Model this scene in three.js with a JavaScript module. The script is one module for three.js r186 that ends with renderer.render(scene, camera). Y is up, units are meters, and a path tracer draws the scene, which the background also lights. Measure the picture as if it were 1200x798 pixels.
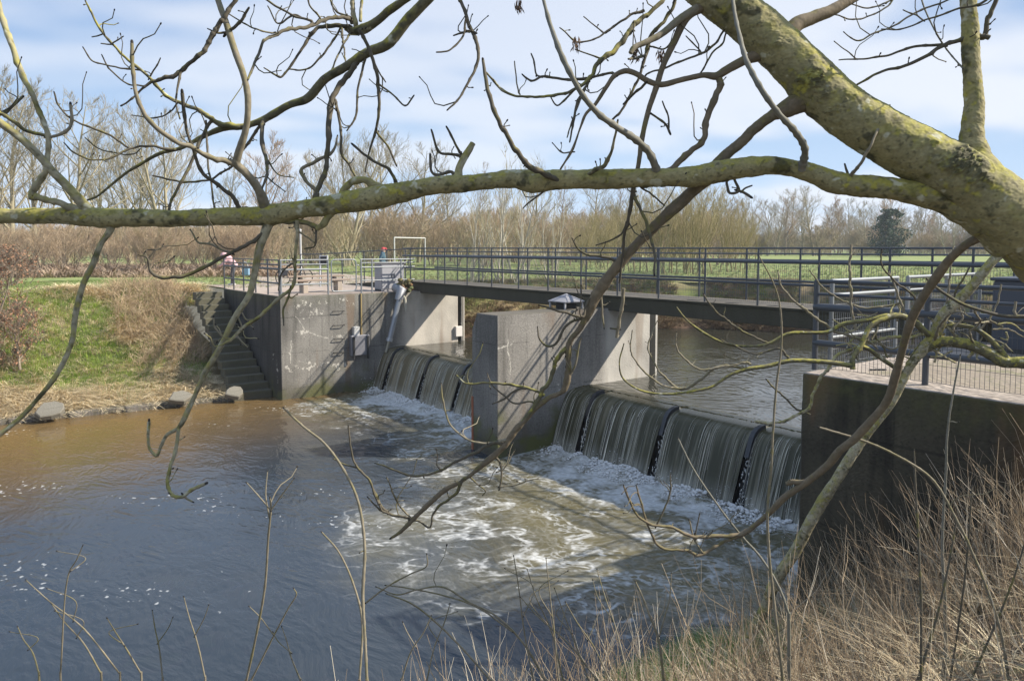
import * as THREE from 'three';
import { mergeGeometries } from 'three/addons/utils/BufferGeometryUtils.js';
import { RoundedBoxGeometry } from 'three/addons/geometries/RoundedBoxGeometry.js';
import { MarchingCubes } from 'three/addons/objects/MarchingCubes.js';

// ---------------------------------------------------------------- camera, sky, sun, exposure
const EYE = 5.055, YAW = 0.9218, PITCH = 0.066, F = 878.085, PPV = 348.8;
const scene = new THREE.Scene();
const camera = new THREE.PerspectiveCamera(2 * Math.atan(399 / F) * 180 / Math.PI, 1200 / 798, 0.05, 2000);
camera.position.set(0, EYE, 0);
camera.rotation.order = 'YXZ';
camera.rotation.set(-PITCH, YAW, 0);
camera.setViewOffset(1200, 798, 0, 399 - PPV, 1200, 798);
camera.updateMatrixWorld(true);
scene.add(camera);

const V = (x, y, z) => new THREE.Vector3(x, y, z);
const PERM = new Uint8Array(512);
{ let q = 12345; const a = [...Array(256).keys()]; for (let i = 255; i > 0; i--) { q = (Math.imul(q, 1103515245) + 12345) & 0x7fffffff; const j = q % (i + 1); [a[i], a[j]] = [a[j], a[i]]; } for (let i = 0; i < 512; i++) PERM[i] = a[i & 255]; }
const GX = new Float64Array(256), GY = new Float64Array(256), GZ = new Float64Array(256);
for (let i = 0; i < 256; i++) { const h = i & 15, u = h < 8 ? 0 : 1, v = h < 4 ? 1 : h === 12 || h === 14 ? 0 : 2, g = [0, 0, 0]; g[u] += h & 1 ? -1 : 1; g[v] += h & 2 ? -1 : 1; GX[i] = g[0]; GY[i] = g[1]; GZ[i] = g[2]; }
function pn(x, y, z) { // gradient noise
  x += 37.3; y += 11.7; z += 91.1;
  const fx = Math.floor(x), fy = Math.floor(y), fz = Math.floor(z), X = fx & 255, Y = fy & 255, Z = fz & 255; x -= fx; y -= fy; z -= fz;
  const u = x * x * x * (x * (x * 6 - 15) + 10), v = y * y * y * (y * (y * 6 - 15) + 10), w = z * z * z * (z * (z * 6 - 15) + 10);
  const A = PERM[X] + Y, AA = PERM[A] + Z, AB = PERM[A + 1] + Z, B = PERM[X + 1] + Y, BA = PERM[B] + Z, BB = PERM[B + 1] + Z, x1 = x - 1, y1 = y - 1, z1 = z - 1;
  let g = PERM[AA]; const a = GX[g] * x + GY[g] * y + GZ[g] * z; g = PERM[BA]; const b = GX[g] * x1 + GY[g] * y + GZ[g] * z;
  g = PERM[AB]; const c = GX[g] * x + GY[g] * y1 + GZ[g] * z; g = PERM[BB]; const d = GX[g] * x1 + GY[g] * y1 + GZ[g] * z;
  g = PERM[AA + 1]; const e = GX[g] * x + GY[g] * y + GZ[g] * z1; g = PERM[BA + 1]; const f = GX[g] * x1 + GY[g] * y + GZ[g] * z1;
  g = PERM[AB + 1]; const h = GX[g] * x + GY[g] * y1 + GZ[g] * z1; g = PERM[BB + 1]; const k = GX[g] * x1 + GY[g] * y1 + GZ[g] * z1;
  const p = a + u * (b - a), q = c + u * (d - c), r = e + u * (f - e), s = h + u * (k - h), m = p + v * (q - p), n = r + v * (s - r);
  return m + w * (n - m);
}
function fbm(x, y, z, o = 4) { let s = 0, a = 0.5, f = 1; for (let i = 0; i < o; i++) { s += a * pn(x * f, y * f, z * f); a *= 0.5; f *= 2.03; } return s; }
const clamp = (x, a = 0, b = 1) => Math.max(a, Math.min(b, x));
const ss = (a, b, x) => { const t = clamp((x - a) / (b - a)); return t * t * (3 - 2 * t); };
const lerp = (a, b, t) => a + (b - a) * t;
const mix3 = (a, b, t) => [lerp(a[0], b[0], t), lerp(a[1], b[1], t), lerp(a[2], b[2], t)];
function RNG(s) { return () => { s |= 0; s = s + 0x6D2B79F5 | 0; let t = Math.imul(s ^ s >>> 15, 1 | s); t = t + Math.imul(t ^ t >>> 7, 61 | t) ^ t; return ((t ^ t >>> 14) >>> 0) / 4294967296; }; }

const SUN = V(0.79, 1.0, -0.99).normalize();
{ // a thin, streaky spring sky
  const w = 1024, h = 512, d = new Float32Array(w * h * 4);
  for (let j = 0; j < h; j++) for (let i = 0; i < w; i++) {
    const el = ((j + 0.5) / h - 0.5) * Math.PI, az = ((i + 0.5) / w - 0.5) * 2 * Math.PI;
    const dx = Math.cos(az) * Math.cos(el), dz = Math.sin(az) * Math.cos(el), dy = Math.sin(el);
    const e = Math.max(dy, 0);
    let c = mix3([0.46, 0.62, 0.80], [0.20, 0.335, 0.58], ss(0, 0.36, e));
    c = mix3(c, [0.62, 0.71, 0.85], 0.5 * Math.exp(-e * 14));
    const q = 1 / (e + 0.10), cx = dx * q, cz = dz * q;
    const band = fbm(cx * 0.55 + cz * 0.35 + 3, (cz * 0.9 - cx * 0.7) * 0.30, 7, 5);
    const wisp = fbm(cx * 1.9 + 9, cz * 1.3 + cx, 2.5, 5);
    let k = ss(-0.24, 0.30, band * 1.2 + 0.75 * wisp) * 0.86 + 0.02;
    k *= lerp(0.72, 1.0, ss(-0.2, 0.75, dx * 0.6 - dz * 0.8));
    c = mix3(c, [0.74, 0.77, 0.82], k);
    const glow = Math.pow(Math.max(0, dx * SUN.x + dy * SUN.y + dz * SUN.z), 24) * 0.5;
    c = [c[0] + glow, c[1] + glow * 0.97, c[2] + glow * 0.9];
    if (dy < 0) c = mix3(c, [0.20, 0.19, 0.15], ss(0, -0.08, dy));
    const o = (j * w + i) * 4; d[o] = c[0] * 0.76; d[o + 1] = c[1] * 0.76; d[o + 2] = c[2] * 0.77; d[o + 3] = 1;
  }
  const t = new THREE.DataTexture(d, w, h, THREE.RGBAFormat, THREE.FloatType);
  t.mapping = THREE.EquirectangularReflectionMapping; t.magFilter = THREE.LinearFilter; t.minFilter = THREE.LinearFilter; t.wrapS = THREE.RepeatWrapping; t.needsUpdate = true;
  scene.background = t; scene.environment = t; scene.environmentIntensity = 1;
}
const sun = new THREE.DirectionalLight(new THREE.Color(1.0, 0.92, 0.79), 4.9);
sun.position.copy(SUN).multiplyScalar(120).add(V(-15, 0, -10)); sun.target.position.set(-15, 0, -10);
sun.castShadow = true; sun.shadow.radius = 1.6; sun.shadow.mapSize.set(4096, 4096);
Object.assign(sun.shadow.camera, { left: -60, right: 60, top: 60, bottom: -60, near: 1, far: 300 });
scene.add(sun, sun.target);
const renderer = new THREE.WebGLRenderer({ antialias: true });
renderer.setSize(1024, 680); renderer.shadowMap.enabled = true;
renderer.toneMapping = THREE.LinearToneMapping; renderer.toneMappingExposure = 1.68;
scene.fog = new THREE.FogExp2(new THREE.Color(0.72, 0.78, 0.86), 0.0005);

// ---------------------------------------------------------------- helpers
const FW = V(-Math.sin(YAW) * Math.cos(PITCH), -Math.sin(PITCH), -Math.cos(YAW) * Math.cos(PITCH));
const RT = V(Math.cos(YAW), 0, -Math.sin(YAW));
const UPV = V(-Math.sin(YAW) * Math.sin(PITCH), Math.cos(PITCH), -Math.cos(YAW) * Math.sin(PITCH));
const ray = (u, v) => FW.clone().addScaledVector(RT, (u - 600) / F).addScaledVector(UPV, (PPV - v) / F);
const P = (u, v, d) => V(0, EYE, 0).addScaledVector(ray(u, v), d);            // where a measured bearing meets depth d
const atX = (u, v, x) => { const r = ray(u, v); return P(u, v, x / r.x); };
const atY = (u, v, y) => { const r = ray(u, v); return P(u, v, (y - EYE) / r.y); };
const zOn = (u, x) => atX(u, PPV, x).z;

const used = {};
function numbered(n) { const k = used[n] = (used[n] ?? -1) + 1; return k ? n + '_' + String(k).padStart(3, '0') : n; }
function tag(o, label, category, group, kind) {
  o.userData = {}; if (label) o.userData.label = label; if (category) o.userData.category = category;
  if (group) o.userData.group = group; if (kind) o.userData.kind = kind; return o;
}
function thing(name, label, category, pos = [0, 0, 0], turn = 0, group) {
  const g = new THREE.Group(); g.name = numbered(name); g.position.set(...pos); g.rotation.y = turn; scene.add(g);
  return tag(g, label, category, group);
}
function mesh(name, geo, mat, parent) {
  const m = new THREE.Mesh(geo, mat); m.castShadow = m.receiveShadow = true;
  if (parent) { m.name = name; parent.add(m); } else { m.name = numbered(name); scene.add(m); }
  return m;
}
const struct = (name, geo, mat, label) => tag(mesh(name, geo, mat), label, null, null, 'structure');
function copyOf(o, pos, turn, scale, label) {
  const c = o.clone(); c.name = numbered(o.name.replace(/_\d{3}$/, '')); c.position.set(...pos); c.rotation.y = turn;
  if (scale) c.scale.set(...scale); c.userData = { ...o.userData }; if (label) c.userData.label = label; scene.add(c); return c;
}
const std = (r, g, b, rough = 0.9, extra = {}) => new THREE.MeshStandardMaterial({ color: new THREE.Color().setRGB(r, g, b), roughness: rough, ...extra });
const vcol = (rough = 0.9, extra = {}) => new THREE.MeshStandardMaterial({ color: 0xffffff, vertexColors: true, roughness: rough, ...extra });

class MB { // collects tubes, bars, blobs into one geometry, with vertex colours
  constructor() { this.p = []; this.n = []; this.c = []; this.i = []; }
  get count() { return this.p.length / 3; }
  vert(x, y, z, nx, ny, nz, c) { this.p.push(x, y, z); this.n.push(nx, ny, nz); this.c.push(c[0], c[1], c[2]); return this.count - 1; }
  tube(pts, rs, sides, col, cap = true) {
    const n = pts.length, T = [], b0 = this.count;
    for (let k = 0; k < n; k++) T.push(pts[Math.min(k + 1, n - 1)].clone().sub(pts[Math.max(k - 1, 0)]).normalize());
    let N = Math.abs(T[0].y) < 0.9 ? V(0, 1, 0) : V(1, 0, 0); N.addScaledVector(T[0], -N.dot(T[0])).normalize();
    for (let k = 0; k < n; k++) {
      if (k) { N.addScaledVector(T[k], -N.dot(T[k])); if (N.lengthSq() < 1e-9) N.set(T[k].y, -T[k].x, 0.01); N.normalize(); }
      const B = T[k].clone().cross(N), r = typeof rs === 'number' ? rs : rs[k];
      for (let s = 0; s < sides; s++) {
        const a = s / sides * 2 * Math.PI, ca = Math.cos(a), sa = Math.sin(a);
        const nx = N.x * ca + B.x * sa, ny = N.y * ca + B.y * sa, nz = N.z * ca + B.z * sa;
        const px = pts[k].x + nx * r, py = pts[k].y + ny * r, pz = pts[k].z + nz * r;
        this.vert(px, py, pz, nx, ny, nz, typeof col === 'function' ? col(px, py, pz, nx, ny, nz, k / (n - 1)) : col);
      }
    }
    for (let k = 0; k < n - 1; k++) for (let s = 0; s < sides; s++) {
      const a = b0 + k * sides + s, b = b0 + k * sides + (s + 1) % sides;
      this.i.push(a, b, a + sides, b, b + sides, a + sides);
    }
    if (cap && sides > 3) for (const [k, dir] of [[0, -1], [n - 1, 1]]) {
      const c = typeof col === 'function' ? col(pts[k].x, pts[k].y, pts[k].z, T[k].x * dir, T[k].y * dir, T[k].z * dir, k ? 1 : 0) : col;
      const m = this.vert(pts[k].x, pts[k].y, pts[k].z, T[k].x * dir, T[k].y * dir, T[k].z * dir, c), ring = [];
      for (let s = 0; s < sides; s++) { const o = (b0 + k * sides + s) * 3; ring.push(this.vert(this.p[o], this.p[o + 1], this.p[o + 2], T[k].x * dir, T[k].y * dir, T[k].z * dir, c)); }
      for (let s = 0; s < sides; s++) dir > 0 ? this.i.push(m, ring[s], ring[(s + 1) % sides]) : this.i.push(m, ring[(s + 1) % sides], ring[s]);
    }
    return this;
  }
  bar(a, b, r, sides = 8, col = [1, 1, 1]) { return this.tube([a, b], r, sides, col); }
  blob(c, rx, ry, rz, col, axis) { // small bud or lump
    const g = new THREE.IcosahedronGeometry(1, 1), q = axis ? new THREE.Quaternion().setFromUnitVectors(V(0, 1, 0), axis) : null, b0 = this.count, a = g.attributes.position, v = V();
    for (let k = 0; k < a.count; k++) {
      v.fromBufferAttribute(a, k); const nn = v.clone(); v.set(v.x * rx, v.y * ry, v.z * rz); if (q) { v.applyQuaternion(q); nn.applyQuaternion(q); }
      this.vert(v.x + c.x, v.y + c.y, v.z + c.z, nn.x, nn.y, nn.z, col); this.i.push(b0 + k);
    }
    return this;
  }
  tri(a, b, c, col) {
    const n = b.clone().sub(a).cross(c.clone().sub(a)).normalize(), k = this.count;
    for (const p of [a, b, c]) this.vert(p.x, p.y, p.z, n.x, n.y, n.z, col); this.i.push(k, k + 1, k + 2); return this;
  }
  geo(recompute) {
    const g = new THREE.BufferGeometry();
    g.setAttribute('position', new THREE.Float32BufferAttribute(this.p, 3)); g.setAttribute('normal', new THREE.Float32BufferAttribute(this.n, 3));
    g.setAttribute('color', new THREE.Float32BufferAttribute(this.c, 3)); g.setIndex(this.i); if (recompute) g.computeVertexNormals(); return g;
  }
}
function grid(xs, zs, fn, col) { // height field: fn(x, z) -> y or [x, y, z]
  const p = [], c = [], uv = [], idx = [], nx = xs.length, nz = zs.length;
  for (let j = 0; j < nz; j++) for (let i = 0; i < nx; i++) {
    const r = fn(xs[i], zs[j], i, j), q = Array.isArray(r) ? r : [xs[i], r, zs[j]];
    p.push(q[0], q[1], q[2]); uv.push((xs[i] - xs[0]) / (xs[nx - 1] - xs[0]), (zs[j] - zs[0]) / (zs[nz - 1] - zs[0]));
    if (col) c.push(...col(q[0], q[1], q[2]));
  }
  for (let j = 0; j < nz - 1; j++) for (let i = 0; i < nx - 1; i++) { const a = j * nx + i; idx.push(a, a + nx, a + 1, a + 1, a + nx, a + nx + 1); }
  const g = new THREE.BufferGeometry(); g.setAttribute('position', new THREE.Float32BufferAttribute(p, 3)); g.setAttribute('uv', new THREE.Float32BufferAttribute(uv, 2));
  if (col) g.setAttribute('color', new THREE.Float32BufferAttribute(c, 3)); g.setIndex(idx); g.computeVertexNormals(); return g;
}
function range(a, b, step) { const n = Math.max(1, Math.round((b - a) / step)), r = []; for (let i = 0; i <= n; i++) r.push(a + (b - a) * i / n); return r; }
const toS = (x) => { x = clamp(x); return 255 * (x <= 0.0031308 ? 12.92 * x : 1.055 * Math.pow(x, 1 / 2.4) - 0.055); };
function colorTex(w, h, fn) { // fn(s, t) in 0..1 -> linear rgb
  const d = new Uint8Array(w * h * 4);
  for (let j = 0; j < h; j++) for (let i = 0; i < w; i++) { const c = fn((i + 0.5) / w, (j + 0.5) / h), o = (j * w + i) * 4; d[o] = toS(c[0]); d[o + 1] = toS(c[1]); d[o + 2] = toS(c[2]); d[o + 3] = 255; }
  const t = new THREE.DataTexture(d, w, h); t.colorSpace = THREE.SRGBColorSpace; t.magFilter = THREE.LinearFilter; t.minFilter = THREE.LinearFilter; t.wrapS = t.wrapT = THREE.RepeatWrapping; t.needsUpdate = true; return t;
}
function dataTex(w, h, fn) {
  const d = new Uint8Array(w * h * 4);
  for (let j = 0; j < h; j++) for (let i = 0; i < w; i++) { const c = clamp(fn((i + 0.5) / w, (j + 0.5) / h)) * 255, o = (j * w + i) * 4; d[o] = d[o + 1] = d[o + 2] = c; d[o + 3] = 255; }
  const t = new THREE.DataTexture(d, w, h); t.magFilter = THREE.LinearFilter; t.minFilter = THREE.LinearFilter; t.wrapS = t.wrapT = THREE.RepeatWrapping; t.needsUpdate = true; return t;
}
const TAU = 2 * Math.PI;
const tileN = (s, t, f, z, o = 4) => { // noise on a torus, so that it tiles
  let r = 0, a = 0.5; for (let k = 0; k < o; k++) { const m = f * 2 ** k / TAU; r += a * pn(Math.cos(s * TAU) * m + z, Math.sin(s * TAU) * m + Math.cos(t * TAU) * m * 1.37, Math.sin(t * TAU) * m * 1.37 + z * 3); a *= 0.5; } return r;
};
const grainTex = dataTex(512, 512, (s, t) => 0.5 + tileN(s, t, 24, 3, 5) * 0.9);
const reps = (t, a, b) => { const c = t.clone(); c.repeat.set(a, b); c.needsUpdate = true; return c; };

// concrete: fn of metres along and height above the lower water, with streaks, damp foot, flaking and cracks
function concrete(wm, y0, hm, o) {
  const W = Math.min(1024, Math.max(128, Math.round(wm * (o.res || 58)))), H = Math.min(512, Math.max(64, Math.round(hm * (o.res || 58))));
  const sd = o.seed || 0, patches = o.patches || [], cracks = o.cracks || [];
  const map = colorTex(W, H, (s, t) => {
    const x = s * wm, y = y0 + t * hm, top = y0 + hm - y;
    let c = mix3(o.dark, o.light, clamp(0.5 + 1.1 * fbm(x * 0.55 + sd, y * 0.6, sd, 5)));
    const streak = fbm(x * 2.6 + sd * 3, y * 0.22, sd + 5, 4), fine = fbm(x * 11, y * 0.7, sd + 2, 3);
    c = mix3(c, [o.dark[0] * 0.35, o.dark[1] * 0.35, o.dark[2] * 0.33], clamp((streak * 2.0 + fine * 0.8 + (o.streak ?? 0)) * (0.45 + 0.55 * ss(3.2, 0, top))) * 0.85);
    if (hm > 2) { const jy = Math.abs(((y + 0.25 + 0.012 * pn(x * 1.3, 2, sd)) % 1.2 + 1.2) % 1.2 - 0.6) < 0.011 ? 1 : 0, jx = Math.abs((x + 0.01 * pn(y * 2, 1, sd)) % 2.4 - 1.2) < 0.011 ? 1 : 0; if ((jy || jx) && pn(x * 2, y * 2, sd + 3) > -0.25) c = c.map((q) => q * 0.62); }
    const sp = fbm(x * 24 + sd, y * 24, sd, 3); c = c.map((q) => q * (1 + 0.55 * sp));
    const pit = fbm(x * 60, y * 60, sd + 9, 2); if (pit < -0.28) c = c.map((q) => q * 0.55);
    if (o.bright) { const b = o.bright(x, y) * (0.75 + 0.9 * fbm(x * 1.2, y * 0.8, sd + 4, 4)); c = mix3(c, o.brightColor || [0.46, 0.43, 0.38], clamp(b)); }
    const rust = ss(0.16, 0.42, fbm(x * 1.6 + 40 + sd, y * 0.18, 3, 3) * 1.4) * (o.rust ?? 0); c = mix3(c, [0.15, 0.085, 0.04], rust);
    for (const [px, py, rx, ry, k] of patches) {
      const q = ((x - px) / rx) ** 2 + ((y - py) / ry) ** 2; if (q > 3) continue;
      const m = fbm(x * 7 + px, y * 7, sd + 1, 5) + 0.55 * fbm(x * 22, y * 22, 4, 2);
      if (m > 0.07 + q * 0.22) c = mix3(c, [0.56, 0.53, 0.47], (k ?? 0.75) * ss(0.07 + q * 0.22, 0.16 + q * 0.22, m));
    }
    for (const line of cracks) for (let k = 0; k < line.length - 1; k++) {
      const [ax, ay] = line[k], [bx, by] = line[k + 1], wx = x + 0.06 * fbm(x * 6, y * 6, 1, 3), wy = y + 0.06 * fbm(x * 6, y * 6, 8, 3);
      const l2 = (bx - ax) ** 2 + (by - ay) ** 2, tt = clamp(((wx - ax) * (bx - ax) + (wy - ay) * (by - ay)) / l2), dd = Math.hypot(wx - ax - tt * (bx - ax), wy - ay - tt * (by - ay));
      const wd = 0.006 + 0.035 * Math.max(0, fbm(x * 9, y * 9, 2, 2) + 0.15); if (dd < wd) c = mix3(c, [0.50, 0.475, 0.42], 0.75);
    }
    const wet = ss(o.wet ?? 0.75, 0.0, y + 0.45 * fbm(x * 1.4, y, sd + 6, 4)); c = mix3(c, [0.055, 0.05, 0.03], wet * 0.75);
    const moss = ss(0.05, 0.4, fbm(x * 1.1, y * 1.1, sd + 12, 4) + 0.35 * ss(1.5, 0.1, y) - 0.12) * (o.moss ?? 0.5) * ss(2.0, 0.2, y) + (o.topMoss ?? 0) * ss(0.55, 0.0, top + 0.5 * fbm(x * 2, y * 2, sd, 4)) * (0.6 + fbm(x * 9, y * 9, 2, 3));
    return mix3(c, [0.10, 0.105, 0.03], clamp(moss));
  });
  return new THREE.MeshStandardMaterial({ map, roughness: 0.92, bumpMap: reps(grainTex, wm / 1.2, hm / 1.2), bumpScale: 0.006 });
}
function block(geo, mats) { // box-like geometry: one material per facing, uv 0..1 over its bounding box
  const g = geo.index ? geo.toNonIndexed() : geo; g.computeBoundingBox(); const { min, max } = g.boundingBox, S = max.clone().sub(min), p = g.attributes.position, n = g.attributes.normal;
  const bins = [[], [], [], [], [], []];
  for (let k = 0; k < p.count; k += 3) {
    const m = [0, 1, 2].map((a) => n.getComponent(k, a) + n.getComponent(k + 1, a) + n.getComponent(k + 2, a)), ab = m.map(Math.abs), ax = ab.indexOf(Math.max(...ab));
    bins[ax * 2 + (m[ax] < 0 ? 1 : 0)].push(k);
  }
  const out = new THREE.BufferGeometry(), pp = [], nn = [], uv = []; let st = 0; const list = [];
  bins.forEach((b, f) => {
    if (!b.length) return; const mat = mats[f] || mats[6], ax = f >> 1;
    for (const k of b) for (let q = k; q < k + 3; q++) {
      const x = p.getX(q), y = p.getY(q), z = p.getZ(q); pp.push(x, y, z); nn.push(n.getX(q), n.getY(q), n.getZ(q));
      const sx = (x - min.x) / S.x, sy = (y - min.y) / S.y, sz = (z - min.z) / S.z; ax === 0 ? uv.push(sz, sy) : ax === 1 ? uv.push(sx, sz) : uv.push(sx, sy);
    }
    let mi = list.indexOf(mat); if (mi < 0) mi = list.push(mat) - 1; out.addGroup(st, b.length * 3, mi); st += b.length * 3;
  });
  out.setAttribute('position', new THREE.Float32BufferAttribute(pp, 3)); out.setAttribute('normal', new THREE.Float32BufferAttribute(nn, 3)); out.setAttribute('uv', new THREE.Float32BufferAttribute(uv, 2));
  return { geo: out, mats: list };
}
function box(x0, x1, y0, y1, z0, z1, r = 0.02) { const g = new RoundedBoxGeometry(x1 - x0, y1 - y0, z1 - z0, 2, Math.min(r, (x1 - x0) * 0.45, (y1 - y0) * 0.45, (z1 - z0) * 0.45)); g.translate((x0 + x1) / 2, (y0 + y1) / 2, (z0 + z1) / 2); return g; }
const plain = (g) => { const q = g.index ? g.toNonIndexed() : g; q.clearGroups(); return q; };

// measured sizes of the weir (metres, lower water at 0)
const XL = -24.28, XR = -5.38, XP = -14.346, XQ = -15.427, ZA = -8.79, ZP = -10.445, YP = 3.455, YD = 3.804, ZN = -14.15, ZF = -15.51, CREST = 1.37, ZC = -12.76;

// ---------------------------------------------------------------- abutments and pier
const darkSteel = vcol(0.45, { metalness: 0.25 }), galv = vcol(0.42, { metalness: 0.35 });
const SLATE = [0.072, 0.079, 0.090], GALV = [0.25, 0.265, 0.275];
const uvA = (u, v) => { const q = atX(u, v, XL); return [q.z + 15.8, q.y]; };
const uvC = (u, v) => { const q = atX(u, v, XP); return [q.z + 16.08, q.y]; };
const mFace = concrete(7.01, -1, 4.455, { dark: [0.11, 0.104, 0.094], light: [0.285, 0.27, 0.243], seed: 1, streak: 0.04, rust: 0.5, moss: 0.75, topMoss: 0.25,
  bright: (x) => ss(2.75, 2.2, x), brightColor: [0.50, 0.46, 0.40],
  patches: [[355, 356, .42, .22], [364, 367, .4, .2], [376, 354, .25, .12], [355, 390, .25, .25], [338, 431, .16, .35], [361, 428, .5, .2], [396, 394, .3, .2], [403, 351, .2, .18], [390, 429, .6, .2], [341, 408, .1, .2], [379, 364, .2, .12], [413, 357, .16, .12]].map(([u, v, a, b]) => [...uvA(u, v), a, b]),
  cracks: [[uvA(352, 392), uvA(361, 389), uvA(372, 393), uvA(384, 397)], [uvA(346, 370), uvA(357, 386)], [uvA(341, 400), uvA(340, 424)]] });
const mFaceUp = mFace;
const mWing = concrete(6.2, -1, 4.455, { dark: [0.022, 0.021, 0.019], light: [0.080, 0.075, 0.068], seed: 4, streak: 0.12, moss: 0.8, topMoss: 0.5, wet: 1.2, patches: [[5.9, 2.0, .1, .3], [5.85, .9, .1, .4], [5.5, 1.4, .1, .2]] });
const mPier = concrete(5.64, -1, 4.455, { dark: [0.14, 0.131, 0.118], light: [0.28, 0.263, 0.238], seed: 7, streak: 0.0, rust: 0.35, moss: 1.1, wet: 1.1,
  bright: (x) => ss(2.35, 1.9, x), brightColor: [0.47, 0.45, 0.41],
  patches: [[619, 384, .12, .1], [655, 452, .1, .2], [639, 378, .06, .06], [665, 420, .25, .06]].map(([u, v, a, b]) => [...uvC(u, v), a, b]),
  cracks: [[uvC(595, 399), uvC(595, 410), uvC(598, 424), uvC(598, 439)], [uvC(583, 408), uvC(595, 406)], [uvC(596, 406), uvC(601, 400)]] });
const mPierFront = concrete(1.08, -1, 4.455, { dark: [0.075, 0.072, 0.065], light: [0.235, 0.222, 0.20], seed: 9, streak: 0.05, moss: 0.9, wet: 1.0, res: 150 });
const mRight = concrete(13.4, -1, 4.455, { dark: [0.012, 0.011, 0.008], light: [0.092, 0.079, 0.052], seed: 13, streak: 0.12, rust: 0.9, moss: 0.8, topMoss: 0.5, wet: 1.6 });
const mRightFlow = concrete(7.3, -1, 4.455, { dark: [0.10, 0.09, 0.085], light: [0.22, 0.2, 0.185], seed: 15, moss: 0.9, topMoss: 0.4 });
const mTop = (wm, dm, seed) => concrete(wm, 5, dm, { dark: [0.20, 0.165, 0.14], light: [0.36, 0.31, 0.27], seed, streak: -0.5, moss: 0, wet: -9 });

const abutL = thing('concrete_abutment', 'flaking grey concrete weir abutment on the far bank, beside the stone stairs', 'abutment', [-27.3, 0, -12]);
{
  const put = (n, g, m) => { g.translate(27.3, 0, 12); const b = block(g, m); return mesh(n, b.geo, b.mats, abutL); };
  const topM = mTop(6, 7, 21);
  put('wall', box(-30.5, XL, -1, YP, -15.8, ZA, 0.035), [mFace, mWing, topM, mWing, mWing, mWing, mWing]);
  put('groove_post', box(-24.75, XL - 0.02, -1, YD - 0.5, -16.12, -15.95, 0.02), [mFace, mFace, topM, topM, mFace, mFace]);
  const dark = std(0.012, 0.012, 0.011, 0.9), add = (n, g, m) => { g.translate(27.3, 0, 12); return mesh(n, g, m, abutL); };
  add('stop_log_groove', plain(box(-24.75, XL - 0.25, -1, YD - 0.5, -15.97, -15.78, 0.01)), dark);
  const ladZ = [zOn(389.5, XL), zOn(402, XL)], rung = std(0.03, 0.028, 0.026, 0.6, { metalness: 0.4 });
  for (const v of [364.5, 381, 397, 413]) {
    const y = atX(396, v, XL).y, b = new MB(), o = V(27.3, 0, 12), p = (x, z) => V(x, y, z).add(o);
    b.tube([p(XL - 0.05, ladZ[0]), p(XL + 0.08, ladZ[0]), p(XL + 0.10, ladZ[0] - 0.03), p(XL + 0.10, ladZ[1] + 0.03), p(XL + 0.08, ladZ[1]), p(XL - 0.05, ladZ[1])], 0.014, 8, [1, 1, 1]);
    mesh('ladder_rung', b.geo(), rung, abutL);
  }
  // hinged outlet flap on the face, with its two straps
  const f0 = atX(409, 393, XL), f1 = atX(431, 415, XL), steel = std(0.20, 0.20, 0.22, 0.55, { metalness: 0.3 });
  const flap = add('outlet_flap', plain(box(XL - 0.05, XL + 0.16, f1.y, f0.y, f1.z, f0.z, 0.03)), steel);
  for (const k of [0.12, 0.88]) add('flap_strap', plain(box(XL + 0.161, XL + 0.22, f1.y - 0.12, f0.y - 0.05, lerp(f0.z, f1.z, k) - 0.035, lerp(f0.z, f1.z, k) + 0.035, 0.01)), std(0.02, 0.02, 0.02, 0.6));
  const j = atX(416, 388, XL); add('junction_box', plain(box(XL - 0.02, XL + 0.14, j.y - 0.17, j.y + 0.17, j.z - 0.11, j.z + 0.11, 0.02)), std(0.5, 0.49, 0.47, 0.6));
  const c0 = atX(422.3, 346, XL), cb = new MB(); cb.bar(V(XL + 0.03 + 27.3, YP, c0.z + 12), V(XL + 0.03 + 27.3, 2.0, c0.z + 12), 0.03, 8);
  mesh('conduit', cb.geo(), std(0.30, 0.22, 0.09, 0.7), abutL);
  const wb = atX(525, 389, XL - 0.0); add('white_box', plain(box(XL - 0.02, XL + 0.12, wb.y - 0.2, wb.y + 0.2, -15.92, -15.62, 0.02)), std(0.62, 0.58, 0.54, 0.7));
}
const pier = thing('concrete_pier', 'grey concrete middle pier between the two weir openings', 'pier', [-14.9, 0, -13.2]);
{
  const sh = new THREE.Shape(); // plan of the pier top, the nose corner cut
  const h = YP; sh.moveTo(XQ, -1); sh.lineTo(XP, -1); sh.lineTo(XP, h); sh.lineTo(XQ + 0.22, h); sh.lineTo(XQ, h - 0.42); sh.closePath();
  const g = new THREE.ExtrudeGeometry(sh, { depth: ZP + 16.08 - 0.05, bevelEnabled: true, bevelThickness: 0.025, bevelSize: 0.025, bevelOffset: -0.025, bevelSegments: 2 });
  g.translate(14.9, 0, -16.08 + 0.025 + 13.2);
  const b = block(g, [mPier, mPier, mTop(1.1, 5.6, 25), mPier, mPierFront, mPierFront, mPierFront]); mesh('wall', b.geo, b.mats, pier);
  mesh('stop_log_groove', plain(box(XP + 14.9 - 0.02, XP + 14.9 + 0.012, 0.5, YP - 0.01, -15.98 + 13.2, -15.76 + 13.2, 0.004)), std(0.012, 0.012, 0.01, 0.9), pier);
  mesh('corner_strip', plain(box(XQ + 14.9 - 0.015, XQ + 14.9 + 0.06, -0.5, 1.35, ZP + 13.2 - 0.02, ZP + 13.2 + 0.02, 0.008)), std(0.28, 0.10, 0.05, 0.8), pier);
}
const abutR = thing('concrete_abutment', 'dark mossy concrete weir wall in shade on the near bank, above the dry stalks', 'abutment', [-1, 0, -12]);
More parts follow.
